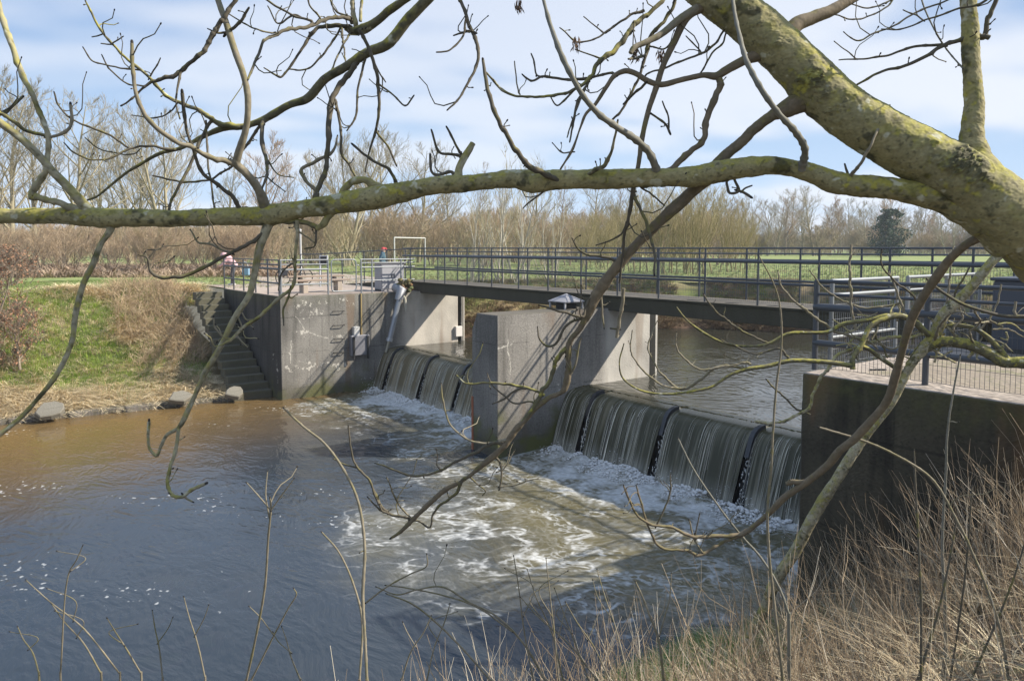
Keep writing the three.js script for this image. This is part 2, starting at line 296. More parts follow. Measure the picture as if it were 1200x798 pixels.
{
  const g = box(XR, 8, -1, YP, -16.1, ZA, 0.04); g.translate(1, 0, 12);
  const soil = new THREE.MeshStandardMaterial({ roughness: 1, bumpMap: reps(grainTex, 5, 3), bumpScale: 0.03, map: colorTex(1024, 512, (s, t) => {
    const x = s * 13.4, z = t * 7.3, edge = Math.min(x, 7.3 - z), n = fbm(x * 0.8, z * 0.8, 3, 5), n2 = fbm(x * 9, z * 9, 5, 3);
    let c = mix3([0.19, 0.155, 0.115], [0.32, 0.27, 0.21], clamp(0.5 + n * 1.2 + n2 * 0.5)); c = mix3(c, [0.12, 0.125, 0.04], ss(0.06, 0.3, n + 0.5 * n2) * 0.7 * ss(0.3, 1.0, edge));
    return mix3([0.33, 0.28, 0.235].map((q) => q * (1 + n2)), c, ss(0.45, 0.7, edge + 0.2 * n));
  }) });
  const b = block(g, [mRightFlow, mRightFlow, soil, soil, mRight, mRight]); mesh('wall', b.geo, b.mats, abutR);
  for (let k = 0; k < 4; k++) { const q = atY(1022 + k * 5, 434, YP), gg = box(q.x - 0.018, q.x + 0.018, YP - 0.01, YP + 0.018, q.z - 0.03, q.z + 0.03, 0.006); gg.translate(1, 0, 12); mesh('drain_slot', plain(gg), std(0.012, 0.012, 0.012, 0.7), abutR); }
  const pb = new MB(); pb.bar(V(XR - 0.06 + 1, 0.1, -8.95 + 12), V(XR - 0.06 + 1, 3.05, -8.95 + 12), 0.022, 8); mesh('gauge_pipe', pb.geo(), std(0.02, 0.022, 0.026, 0.5), abutR);
}

// ---------------------------------------------------------------- bridge and railings
const beamMat = concrete(26, 3.1, 0.55, { dark: [0.028, 0.025, 0.021], light: [0.092, 0.081, 0.069], seed: 31, streak: 0.1, topMoss: 0.08, moss: 0, wet: -9, res: 40 });
const bridge = thing('foot_bridge', 'long concrete footbridge deck spanning the weir from bank to bank', 'bridge', [-16, 0, -14.83]);
{
  const off = (g) => { g.translate(16, 0, 14.83); return g; };
  let b = block(off(box(-25.4, -2.6, YD - 0.415, YD - 0.055, ZF + 0.12, ZN + 0.03, 0.02)), [beamMat, beamMat, beamMat, beamMat, beamMat, beamMat]); mesh('beam', b.geo, b.mats, bridge);
  const deckTop = concrete(26.6, 5, 1.7, { dark: [0.27, 0.225, 0.195], light: [0.44, 0.385, 0.34], seed: 33, streak: -0.5, moss: 0, wet: -9, res: 40 });
  b = block(off(box(-25.9, -2.5, YD - 0.055, YD, ZF - 0.03, ZN + 0.065, 0.012)), [beamMat, beamMat, deckTop, beamMat, beamMat, beamMat]); mesh('deck', b.geo, b.mats, bridge);
  const rg = box(-31.4, -25.88, YD - 0.22, YD - 0.004, ZF - 0.03, ZN + 0.06, 0.012), rp = rg.attributes.position; for (let k = 0; k < rp.count; k++) { const t = clamp((-25.88 - rp.getX(k)) / 5.5); rp.setY(k, rp.getY(k) - t * 0.36); } rg.computeVertexNormals();
  for (const u of [813, 858, 908]) { const q = atY(u, 352, YD), zz = ZN - 0.16, r0 = ray(u, PPV), x = r0.x / r0.z * zz; mesh('drain_grate', plain(off(box(x - 0.16, x + 0.16, YD - 0.02, YD + 0.008, zz - 0.05, zz + 0.05, 0.004))), std(0.015, 0.015, 0.015, 0.7), bridge); }
  b = block(off(rg), [beamMat, beamMat, deckTop, beamMat, beamMat, beamMat]); mesh('ramp', b.geo, b.mats, bridge);
}
// one railing along a straight line: posts, rails and (optionally) a welded wire panel, each its own part
function railing(name, label, a, b, ground, posts, o) {
  const L = a.distanceTo(b), dir = b.clone().sub(a).normalize(), org = a.clone(), col = o.col || SLATE, mat = o.mat || darkSteel;
  const g = thing(name, label, 'railing', [org.x, ground, org.z], 0, null), at = (s, y, d = 0) => V(dir.x * s + dir.z * d, y, dir.z * s - dir.x * d);
  const slope = o.slope || (() => 0);
  for (const s of posts) {
    const m = new MB(), y0 = o.foot ?? 0, h = o.height + slope(s);
    if (o.hook) m.tube([at(s, h), at(s, y0 + 0.05), at(s, y0, -o.hook * 0.3), at(s, y0 - 0.02, -o.hook)], o.rp, 8, col);
    else m.tube([at(s, y0 + slope(s)), at(s, h)], o.rp, 8, col);
    mesh('post', m.geo(), mat, g);
  }
  for (const [y, r, d, s0, s1] of o.rails) {
    const m = new MB(), A = s0 ?? 0, B = s1 ?? L, n = o.slope ? 24 : 1, pts = []; for (let k = 0; k <= n; k++) { const s = lerp(A, B, k / n); pts.push(at(s, y + slope(s), d || 0)); }
    m.tube(pts, r, r > 0.025 ? 14 : 10, col); mesh('rail', m.geo(), mat, g);
  }
  if (o.wire) {
    const m = new MB(), [y0, y1, d] = o.wire, w = o.wireR || 0.0024;
    for (let s = 0.03; s < L; s += 0.05) m.tube([at(s, y0, d), at(s, y1, d)], w, 3, o.wireCol || [0.10, 0.115, 0.135], false);
    for (let y = y0; y <= y1 + 0.01; y += 0.2) m.tube([at(0, y, d + 0.005), at(L, y, d + 0.005)], w * 1.15, 3, o.wireCol || [0.10, 0.115, 0.135], false);
    tag(mesh('wire_panel', m.geo(), mat, g), null, null, null, 'stuff');
  }
  return g;
}
const SP = 1.4257, postsN = [], postsF = [];
for (let k = 0; k < 17; k++) { postsN.push(0.18 + k * SP); postsF.push(0.22 + k * SP); }
const xN0 = -8.338 - 12 * SP - 0.18, xF0 = -9.600 - 11 * SP - 0.22;
const bridgeRails = [[1.25, 0.018], [1.126, 0.012], [0.957, 0.038], [0.49, 0.029]];
railing('bridge_railing', 'dark grey tubular railing along the near edge of the footbridge', V(xN0, 0, ZN), V(-2.6, 0, ZN), YD, postsN.filter((s) => xN0 + s < -3), { height: 1.25, foot: -0.12, hook: -0.055, rp: 0.024, rails: bridgeRails, wire: [0.07, 0.9, -0.032] });
railing('bridge_railing', 'dark grey tubular railing along the far edge of the footbridge', V(xF0, 0, ZF), V(-2.6, 0, ZF), YD, postsF.filter((s) => xF0 + s < -3), { height: 1.25, foot: -0.1, rp: 0.024, rails: bridgeRails, wire: [0.07, 0.9, 0.032] });
{ // the far railing runs down to the left along the ramp
  const L = 7.07, ps = range(0, 1, 1 / 6).map((t) => t * L);
  railing('ramp_railing', 'dark railing sloping down the ramp at the far end of the footbridge', V(xF0, 0, ZF), V(xF0 - 6.4, 0, ZF + 3.0), YD - 0.05, ps.slice(1), { height: 1.295, slope: (s) => -0.22 * ss(0, 1, s / L) - 0.05 * s / L, rp: 0.028, rails: [[1.295, 0.02], [0.45, 0.018]] });
}
{ // far platform: dark front railing above the stairs, galvanised railing and gate along the water
  const pf = [263, 274, 285.6, 299.6, 314, 327].map((u) => { const r = ray(u, PPV); return r.x / r.z * -8.9; });
  railing('platform_railing', 'dark railing above the stone stairs on the far platform', V(pf[0] - 0.02, 0, -8.9), V(XL - 0.12, 0, -8.9), YP, pf.map((x) => x - pf[0] + 0.02), { height: 1.2, rp: 0.028, rails: [[1.2, 0.02], [1.04, 0.026], [0.9, 0.04], [0.42, 0.03]] });
  const zs = (u) => zOn(u, XL - 0.12), z0 = zs(328.5);
  railing('water_railing', 'pale galvanised railing along the far platform edge, left of the gate', V(XL - 0.12, 0, z0), V(XL - 0.12, 0, zs(384.5)), YP, [0.02, z0 - zs(384.5)], { height: 1.2, rp: 0.032, col: GALV, mat: galv, rails: [[1.2, 0.024], [1.05, 0.02], [0.88, 0.03], [0.38, 0.026]] });
  railing('water_railing', 'pale galvanised railing along the far platform edge, right of the gate', V(XL - 0.12, 0, zs(422.5)), V(XL - 0.12, 0, -13.95), YP, [0.03, zs(422.5) - zs(436), zs(422.5) - zs(470)], { height: 1.2, rp: 0.032, col: GALV, mat: galv, rails: [[1.2, 0.022], [1.08, 0.02], [0.92, 0.026], [0.45, 0.022]] });
  const gz0 = zs(388.5), gz1 = zs(417.5), gate = thing('metal_gate', 'pale rounded tube gate in the galvanised railing behind the flaking abutment face', 'gate', [XL - 0.12, YP, gz0]), m = new MB(), d = gz1 - gz0, r = 0.12;
  const loop = []; for (const [cz, cy, a0] of [[d + r, r + 0.1, 180], [-r, r + 0.1, 270], [-r, 1.2 - r, 0], [d + r, 1.2 - r, 90]]) for (let k = 0; k <= 5; k++) { const a = (a0 + k * 18) * Math.PI / 180; loop.push(V(0, cy + r * Math.sin(a), cz + r * Math.cos(a))); }
  loop.push(loop[0].clone()); m.tube(loop, 0.024, 8, GALV); mesh('frame', m.geo(), galv, gate);
  const w = new MB(); for (let z = d + 0.05; z < -0.02; z += 0.05) w.tube([V(0, 0.1, z), V(0, 1.2, z)], 0.0022, 3, GALV, false); for (let y = 0.3; y < 1.2; y += 0.2) w.tube([V(0, y, d), V(0, y, 0)], 0.003, 3, GALV, false);
  tag(mesh('wire_panel', w.geo(), galv, gate), null, null, null, 'stuff');
  for (const y of [0.3, 1.0]) { const h = new MB(); h.tube([V(0, y, d - 0.01), V(0.03, y, d - 0.08), V(0, y - 0.03, d - 0.12)], 0.022, 8, GALV); mesh('hinge', h.geo(), galv, gate); }
}
{ // near platform
  railing('platform_railing', 'dark railing with a wire panel along the front of the near platform', V(-5.42, 0, -9.12), V(4, 0, -9.12), YP, [0.02, 1.42, 2.92, 4.42, 5.92], { height: 1.17, rp: 0.038, rails: [[1.17, 0.024], [1.0, 0.02], [0.83, 0.05], [0.36, 0.042]], wire: [0.03, 0.82, 0.05], wireR: 0.0028, wireCol: [0.055, 0.063, 0.075] });
  railing('water_railing', 'pale galvanised railing along the water edge of the near platform', V(-5.3, 0, -9.3), V(-5.3, 0, -11.1), YP, [0.02, 1.78], { height: 1.17, rp: 0.03, col: GALV, mat: galv, rails: [[1.17, 0.026], [0.98, 0.026], [0.42, 0.022]], wire: [0.05, 0.9, 0.03], wireCol: [0.3, 0.31, 0.33] });
  railing('water_railing', 'pale galvanised railing on the near platform beside the dark cabinet', V(-5.3, 0, -11.4), V(-5.3, 0, -14.0), YP, [0.02, 1.3, 2.58], { height: 1.17, rp: 0.03, col: GALV, mat: galv, rails: [[1.17, 0.026], [0.98, 0.02], [0.42, 0.022]], wire: [0.05, 0.9, 0.03], wireCol: [0.3, 0.31, 0.33] });
}
function cabinet(name, label, x, z, w, d, h, col, turn) {
  const t = thing(name, label, 'cabinet', [x, YP, z], turn), m = std(...col, 0.55, { metalness: 0.15 });
  mesh('body', plain(box(-w / 2, w / 2, 0, h, -d / 2, d / 2, 0.012)), m, t); mesh('roof', plain(box(-w / 2 - 0.04, w / 2 + 0.04, h + 0.002, h + 0.05, -d / 2 - 0.04, d / 2 + 0.04, 0.015)), m, t);
  mesh('plinth', plain(box(-w / 2 + 0.03, w / 2 - 0.03, -0.02, 0.08, -d / 2 - 0.004, d / 2 + 0.012, 0.01)), std(0.05, 0.05, 0.05), t);
  const dm = std(col[0] * 1.15, col[1] * 1.15, col[2] * 1.15, 0.5, { metalness: 0.15 });
  for (const s of [-1, 1]) { const dr = mesh('door', plain(box(s < 0 ? w / 2 : w / 2, w / 2 + 0.014, 0.1, h - 0.05, s < 0 ? -d / 2 + 0.03 : 0.006, s < 0 ? -0.006 : d / 2 - 0.03, 0.005)), dm, t); mesh('handle', plain(box(w / 2 + 0.014, w / 2 + 0.035, h * 0.5, h * 0.62, s * 0.05 - 0.012, s * 0.05 + 0.012, 0.005)), std(0.02, 0.02, 0.02, 0.4), dr); }
}
cabinet('control_cabinet', 'grey control cabinet striped by railing shadows at the far end of the footbridge', -25.15, -13.3, 0.55, 0.95, 1.02, [0.30, 0.30, 0.32], 0);
cabinet('control_cabinet', 'dark slate control cabinet behind the near platform railing at the right edge', -3.95, -13.4, 1.5, 1.0, 1.1, [0.055, 0.065, 0.085], Math.PI);

// ---------------------------------------------------------------- weir gates, cylinder, falling water
const prof = [[-13.5, 1.452], [-13.25, 1.448], [-13.0, 1.436], [-12.82, 1.405], [-12.68, 1.335], [-12.57, 1.20], [-12.47, 0.99], [-12.36, 0.70], [-12.25, 0.38], [-12.15, 0.06], [-12.08, -0.22]];
const profC = new THREE.CatmullRomCurve3(prof.map(([z, y]) => V(0, y, z)));
const profP = (s) => profC.getPoint(s), profN = (s) => { const t = profC.getTangent(s); return V(0, t.z, -t.y).normalize(); };
const finX = (u, v) => { const r = ray(u, v), k = ZC / r.z; return r.x * k; };
const bays = [
  { x0: XL, x1: XQ, fins: [finX(441, 417), finX(466, 417), finX(507, 426), finX(549, 439)], word: 'far left' },
  { x0: XP, x1: XR, fins: [finX(699, 472), finX(786, 492), finX(887, 515)], word: 'near right' },
];
const gateMat = std(0.018, 0.018, 0.017, 0.35), finMat = std(0.03, 0.032, 0.036, 0.4);
bays.forEach((bay, bi) => {
  const g = thing('weir_gate', bi ? 'dark overflow weir gate under the falling water right of the pier' : 'dark overflow weir gate under the falling water left of the pier', 'weir gate', [(bay.x0 + bay.x1) / 2, 0, ZC]);
  const cx = (bay.x0 + bay.x1) / 2, S = range(0.22, 1, 0.06), r = random(bi + 71);
  const flap = grid([bay.x0 + 0.01, bay.x1 - 0.01], S, (x, s) => { const p = profP(s).addScaledVector(profN(s), -0.11); return [x - cx, p.y, p.z - ZC]; });
  mesh('flap', flap, gateMat, g);
  for (const fx of bay.fins) {
    const sh = [], m = new MB(); const A = [], B = [];
    for (const s of range(0.2, 0.62, 0.06)) { const p = profP(s), n = profN(s), up = 0.075 * (1 - ss(0.3, 0.62, s)) + 0.02; A.push(p.clone().addScaledVector(n, up)); B.push(p.clone().addScaledVector(n, -0.12)); }
    const w = 0.05; for (let k = 0; k < A.length - 1; k++) for (const sx of [-1, 1]) { const q = (p) => V(fx - cx + sx * w, p.y, p.z - ZC); const [a, b, c, d] = [q(A[k]), q(A[k + 1]), q(B[k + 1]), q(B[k])]; sx > 0 ? m.tri(a, b, c, [1, 1, 1]).tri(a, c, d, [1, 1, 1]) : m.tri(a, c, b, [1, 1, 1]).tri(a, d, c, [1, 1, 1]); }
    for (let k = 0; k < A.length - 1; k++) { const a = V(fx - cx - w, A[k].y, A[k].z - ZC), b = V(fx - cx + w, A[k].y, A[k].z - ZC), c = V(fx - cx + w, A[k + 1].y, A[k + 1].z - ZC), d = V(fx - cx - w, A[k + 1].y, A[k + 1].z - ZC); m.tri(a, d, c, [1, 1, 1]).tri(a, c, b, [1, 1, 1]); }
    { const a = A[0], b = B[0]; const q = (p, sx) => V(fx - cx + sx * w, p.y, p.z - ZC); m.tri(q(a, 1), q(b, 1), q(b, -1), [1, 1, 1]).tri(q(a, 1), q(b, -1), q(a, -1), [1, 1, 1]); }
    mesh('splitter', m.geo(), finMat, g);
  }
});
function random(seed) { return RNG(seed * 7919 + 13); }
const curtainMat = new THREE.MeshPhysicalMaterial({ color: 0xffffff, vertexColors: true, roughness: 0.26, ior: 1.33, specularIntensity: 0.8 });
const strandMat = vcol(0.35);
bays.forEach((bay, bi) => {
  const edges = [bay.x0 + (bi ? 0.03 : 0.0), ...bay.fins, bay.x1 - 0.03], geos = [], st = new MB(), rnd = random(bi + 5);
  for (let k = 0; k < edges.length - 1; k++) {
    const gapL = k ? 0.055 : 0, gapR = k < edges.length - 2 ? 0.055 : 0, xs = range(edges[k] + gapL, edges[k + 1] - gapR, 0.022), S = range(0, 1, 0.022), wid = edges[k + 1] - edges[k];
    if (wid < 0.3) continue;
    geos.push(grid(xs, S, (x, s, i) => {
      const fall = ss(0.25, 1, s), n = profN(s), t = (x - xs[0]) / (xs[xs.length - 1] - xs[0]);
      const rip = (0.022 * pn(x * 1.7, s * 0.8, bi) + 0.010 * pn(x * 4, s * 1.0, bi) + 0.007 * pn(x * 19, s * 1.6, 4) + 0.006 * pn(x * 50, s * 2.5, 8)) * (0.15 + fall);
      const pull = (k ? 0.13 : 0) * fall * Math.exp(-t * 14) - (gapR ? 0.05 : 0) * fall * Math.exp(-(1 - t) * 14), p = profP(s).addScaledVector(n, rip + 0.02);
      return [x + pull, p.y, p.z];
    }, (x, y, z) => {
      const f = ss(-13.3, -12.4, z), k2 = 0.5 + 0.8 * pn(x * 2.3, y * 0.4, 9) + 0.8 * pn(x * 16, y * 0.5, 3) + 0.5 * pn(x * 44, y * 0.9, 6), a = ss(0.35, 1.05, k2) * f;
      let c = mix3([0.085, 0.075, 0.032], bi ? [0.050, 0.049, 0.029] : [0.125, 0.108, 0.068], f); c = mix3(c, bi ? [0.20, 0.19, 0.14] : [0.33, 0.29, 0.20], a * 0.7);  // same water in both bays; brighter sky reflection painted into the left tint
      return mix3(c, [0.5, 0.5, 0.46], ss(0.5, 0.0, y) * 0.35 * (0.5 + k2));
    }));
    const ns = Math.round(wid * 28);
    for (let q = 0; q < ns; q++) {
      let x = lerp(edges[k] + gapL + 0.02, edges[k + 1] - gapR - 0.02, rnd()); for (let q2 = 0; q2 < 3 && pn(x * 3.1, bi, 5) + 0.6 * pn(x * 11, 2, 7) < 0; q2++) x = lerp(edges[k] + gapL + 0.02, edges[k + 1] - gapR - 0.02, rnd()); const s0 = 0.28 + 0.35 * rnd() * rnd(), s1 = rnd() < 0.7 ? 1 : lerp(s0 + 0.2, 1, rnd()), pts = [], rs = [], w = 0.003 + 0.0085 * rnd() ** 2.6, ph = rnd() * 9;
      for (const s of range(s0, s1, 0.055)) { const p = profP(s).addScaledVector(profN(s), 0.028 + 0.012 * Math.sin(s * 9 + ph)); pts.push(V(x + 0.012 * Math.sin(s * 7 + ph), p.y, p.z)); rs.push(w * Math.min(1, (s - s0) * 9 + 0.15) * (0.7 + 0.5 * pn(s * 14, ph, 1))); }
      const b = 0.20 + 0.62 * rnd() ** 1.6; if (pts.length > 2) st.tube(pts, rs, 4, [b, b * 0.96, b * 0.80], false);
    }
  }
  // drops tumbling down the dark gaps
  for (const fx of bay.fins) for (let q = 0; q < 90; q++) { const s = 0.45 + 0.55 * rnd(), p = profP(s).addScaledVector(profN(s), -0.07 + 0.05 * rnd()); st.blob(V(fx + (rnd() - 0.5) * 0.15 + 0.03, p.y, p.z), 0.006 + 0.008 * rnd(), 0.012 + 0.03 * rnd(), 0.008, [0.55, 0.55, 0.53]); }
  for (let q = 0; q < 160 && !bi; q++) { const s = 0.35 + 0.65 * rnd(), p = profP(s).addScaledVector(profN(s), -0.05 + 0.05 * rnd()); st.blob(V(XL + 0.1 + rnd() * 0.35, p.y, p.z), 0.012, 0.025, 0.012, [0.7, 0.7, 0.68]); }
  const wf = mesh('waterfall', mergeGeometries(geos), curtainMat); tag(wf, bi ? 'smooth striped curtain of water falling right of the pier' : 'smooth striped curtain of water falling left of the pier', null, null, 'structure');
  tag(mesh('strands', st.geo(), strandMat, wf), null, null, null, 'stuff');
});
{ // lifting cylinder beside the far abutment
  const t = thing('hydraulic_cylinder', 'grey hydraulic cylinder slanting down the far abutment to the weir gate', 'hydraulic cylinder', [XL, 0, ZC]);
  const L = (u, v, x = XL + 0.22) => atX(u, v, x).sub(V(XL, 0, ZC)), m = (n, a, b, r, c, rough = 0.4) => { const q = new MB(); q.bar(a, b, r, 14); mesh(n, q.geo(), std(...c, rough, { metalness: 0.5 }), t); };
  m('barrel', L(468, 348), L(456, 399), 0.10, [0.26, 0.28, 0.31]); m('rod', L(456, 398), L(452, 413), 0.05, [0.3, 0.28, 0.22]);
  m('cap', L(456.6, 396), L(455.6, 400), 0.125, [0.35, 0.36, 0.38]); m('cap', L(469, 345), L(467.6, 350), 0.14, [0.32, 0.33, 0.36]);
  const b = new MB(), a = L(470, 341); b.tube([a.clone().add(V(-0.3, 0.14, 0.1)), a, L(466, 352)], [0.17, 0.2, 0.13], 10, [1, 1, 1]); mesh('bracket', b.geo(), std(0.24, 0.25, 0.27, 0.5, { metalness: 0.4 }), t);
  const h = new MB(); h.tube([L(471, 344), L(474, 350), L(475, 358), L(475.5, 366)], [0.03, 0.07, 0.06, 0.015], 7, [1, 1, 1]); mesh('hanging_moss', h.geo(), std(0.42, 0.40, 0.33, 1), t);
  const rr = random(91), mm = new MB(); for (let k = 0; k < 46; k++) { const p = L(lerp(466, 482, rr()), lerp(328, 341, rr()), XL - 0.1 + 0.3 * rr()); mm.blob(p, 0.03 + 0.07 * rr(), 0.04 + 0.05 * rr(), 0.06 + 0.06 * rr(), [0.11 + 0.08 * rr(), 0.09 + 0.06 * rr(), 0.055]); }
  tag(mesh('dead_reed_clump', mm.geo(), vcol(1), t), null, null, null, 'stuff');
}

// ---------------------------------------------------------------- ground
const grassTex = colorTex(512, 512, (s, t) => {
  const n = tileN(s, t, 5, 1, 4), f = tileN(s, t, 40, 6, 3), g = tileN(s, t, 14, 9, 3);
  let c = mix3([0.12, 0.19, 0.04], [0.24, 0.27, 0.08], clamp(0.5 + n * 1.4)); c = mix3(c, [0.38, 0.32, 0.17], ss(0.02, 0.4, g + f * 0.6) * 0.55); return c.map((q) => q * (1 + f * 0.9));
});
const UPB = [[-25.3, -15.85], [-24.6, -19], [-23.5, -23], [-21.7, -26.8], [-18, -28.6], [-11, -29.8], [0, -30.6], [30, -31], [90, -30]]; // foot of the upstream bank
function meadow(name, pts, label) {
  const sh = new THREE.Shape(pts.map(([x, z]) => new THREE.Vector2(x, -z))), g = new THREE.ShapeGeometry(sh); g.rotateX(-Math.PI / 2); g.translate(0, 3.41, 0);
  const p = g.attributes.position, uv = g.attributes.uv; for (let k = 0; k < p.count; k++) uv.setXY(k, p.getX(k) / 9, p.getZ(k) / 9);
  return struct(name, g, new THREE.MeshStandardMaterial({ map: grassTex, roughness: 1, bumpMap: grainTex, bumpScale: 0.05 }), label);
}
meadow('meadow', [[-30.3, ZA - 0.1], [-24.9, ZA - 0.1], [-24.9, -15.5], [-27.6, -16.0], [-26.9, -19.5], [-25.9, -24], [-24, -28.2], [-19, -31], [-11, -32.3], [0, -33], [30, -33.5], [90, -32.5], [600, -40], [600, -900], [-900, -900], [-900, ZA - 0.1]], 'flat green meadow beyond the weir and the footbridge');
meadow('meadow', [[-44, ZA - 0.1], [-900, ZA - 0.1], [-900, 400], [-44, 400]], 'flat green meadow behind the far grassy bank');
{ // paving of the far platform and the path
  const m = new THREE.MeshStandardMaterial({ roughness: 0.95, bumpMap: reps(grainTex, 8, 8), bumpScale: 0.012, map: colorTex(256, 256, (s, t) => { const n = fbm(s * 9, t * 9, 2, 4), f = fbm(s * 60, t * 60, 3, 2); return mix3([0.30, 0.235, 0.19], [0.44, 0.37, 0.31], clamp(0.5 + n + f * 0.6)); }) });
  const sh = new THREE.Shape([[-24.34, 8.85], [-24.34, 15.78], [-29, 18], [-62, 22], [-62, 19.5], [-34, 11.5], [-34, 8.95], [-30.45, 8.95], [-30.45, 8.85]].map(([x, y]) => new THREE.Vector2(x, y))), g = new THREE.ShapeGeometry(sh); g.rotateX(-Math.PI / 2); g.translate(0, YP + 0.005, 0);
  const p = g.attributes.position, uv = g.attributes.uv; for (let k = 0; k < p.count; k++) uv.setXY(k, p.getX(k) / 12, p.getZ(k) / 12); struct('path', g, m, 'sandy paved platform and path on the far bank');
}
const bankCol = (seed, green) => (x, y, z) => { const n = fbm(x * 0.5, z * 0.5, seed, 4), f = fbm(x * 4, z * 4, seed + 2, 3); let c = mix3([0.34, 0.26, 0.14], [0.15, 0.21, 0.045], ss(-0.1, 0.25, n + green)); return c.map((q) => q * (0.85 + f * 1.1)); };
const toeX = (z) => -25.15 - 0.10 * (z + 8.8) * (z < -2 ? 1 : 0) - (z >= -2 ? 0.68 : 0) + 0.12 * pn(z * 0.7, 3, 1);
const hFar = (x, z) => { const d = toeX(z) - 0.25 - x, n = 0.35 * fbm(x * 0.35, z * 0.35, 5, 4) + 0.10 * fbm(x * 2, z * 2, 2, 3); const k = ss(0, 1, d / 7.2) * 0.6 + clamp(d / 7.2) * 0.4; return -0.1 + 3.5 * k + n * clamp(d) * (1 - 0.6 * ss(6, 9, d)); };
struct('river_bank', grid(range(-25.2, -45, 0.25), range(ZA + 0.02, 60, 0.5), (x, z) => { const s = z < -7.35 ? 1 : 0; const h = hFar(x, z); return s && x > -31.2 ? Math.min(h, stairY(x) - 0.35) : h; }, bankCol(3, 0.0)), vcol(1, { side: THREE.DoubleSide }), 'far river bank covered in tufted dry and green grass');
function stairY(x) { return 0.12 + (-25.2 - x) * 0.625; }
// upstream bank strip
{
  const c = new THREE.CatmullRomCurve3(UPB.map(([x, z]) => V(x, 0, z))), N = 160, rows = range(0, 4.6, 0.23), pts = c.getSpacedPoints(N), idx = [], p = [], col = [], cf = bankCol(9, 0.02), nr = rows.length;
  pts.forEach((q, k) => { const t = pts[Math.min(k + 1, N)].clone().sub(pts[Math.max(k - 1, 0)]).normalize(), n = V(t.z, 0, -t.x); rows.forEach((d) => { const x = q.x + n.x * d, z = q.z + n.z * d; const h = 1.25 + 2.2 * ss(-0.4, 2.9, d) + 0.18 * fbm(x * 0.8, z * 0.8, 4, 3) * ss(0, 1, d) * ss(4.6, 3, d); p.push(x, d > 4.4 ? 3.38 : h, z); const b = cf(x, h, z); col.push(...mix3([0.16, 0.10, 0.065], b, ss(0.3, 1.3, d + 0.6 * pn(x, z, 2)))); }); });
  for (let k = 0; k < N; k++) for (let j = 0; j < nr - 1; j++) { const a = k * nr + j; idx.push(a, a + 1, a + nr, a + 1, a + nr + 1, a + nr); }
  const g = new THREE.BufferGeometry(); g.setAttribute('position', new THREE.Float32BufferAttribute(p, 3)); g.setAttribute('color', new THREE.Float32BufferAttribute(col, 3)); g.setIndex(idx); g.computeVertexNormals();
  struct('river_bank', g, vcol(1, { side: THREE.DoubleSide }), 'earthy upstream river bank under and beyond the footbridge');
}
// near bank, under the camera and along the dark wall
const nearEdge = (z) => -5.95 + 0.28 * fbm(z * 0.6, 1, 2, 3) - 0.07 * Math.max(0, z + 5) - 0.9 * ss(-7.6, -8.9, z) * 0;
const hNear = (x, z) => { const d = x - nearEdge(z); return -0.12 + 3.42 * (0.75 * clamp(d / 5.9) + 0.25 * ss(0, 5.9, d)) + (0.16 * fbm(x * 0.9, z * 0.9, 7, 4) + 0.05 * fbm(x * 5, z * 5, 2, 3)) * clamp(d * 1.3); };
struct('river_bank', grid(range(-7.2, 12, 0.12), range(ZA + 0.01, 14, 0.12), hNear, (x, y, z) => { const n = fbm(x * 1.4, z * 1.4, 3, 4), f = fbm(x * 14, z * 14, 4, 3); let c = mix3([0.05, 0.038, 0.024], [0.12, 0.09, 0.056], clamp(0.5 + n + f)); return mix3(c, [0.09, 0.13, 0.03], ss(0.05, 0.25, n + 0.2 * ss(-4.9, -6, x)) * 0.6); }), vcol(1), 'near river bank strewn with dead leaves and dry stalks');

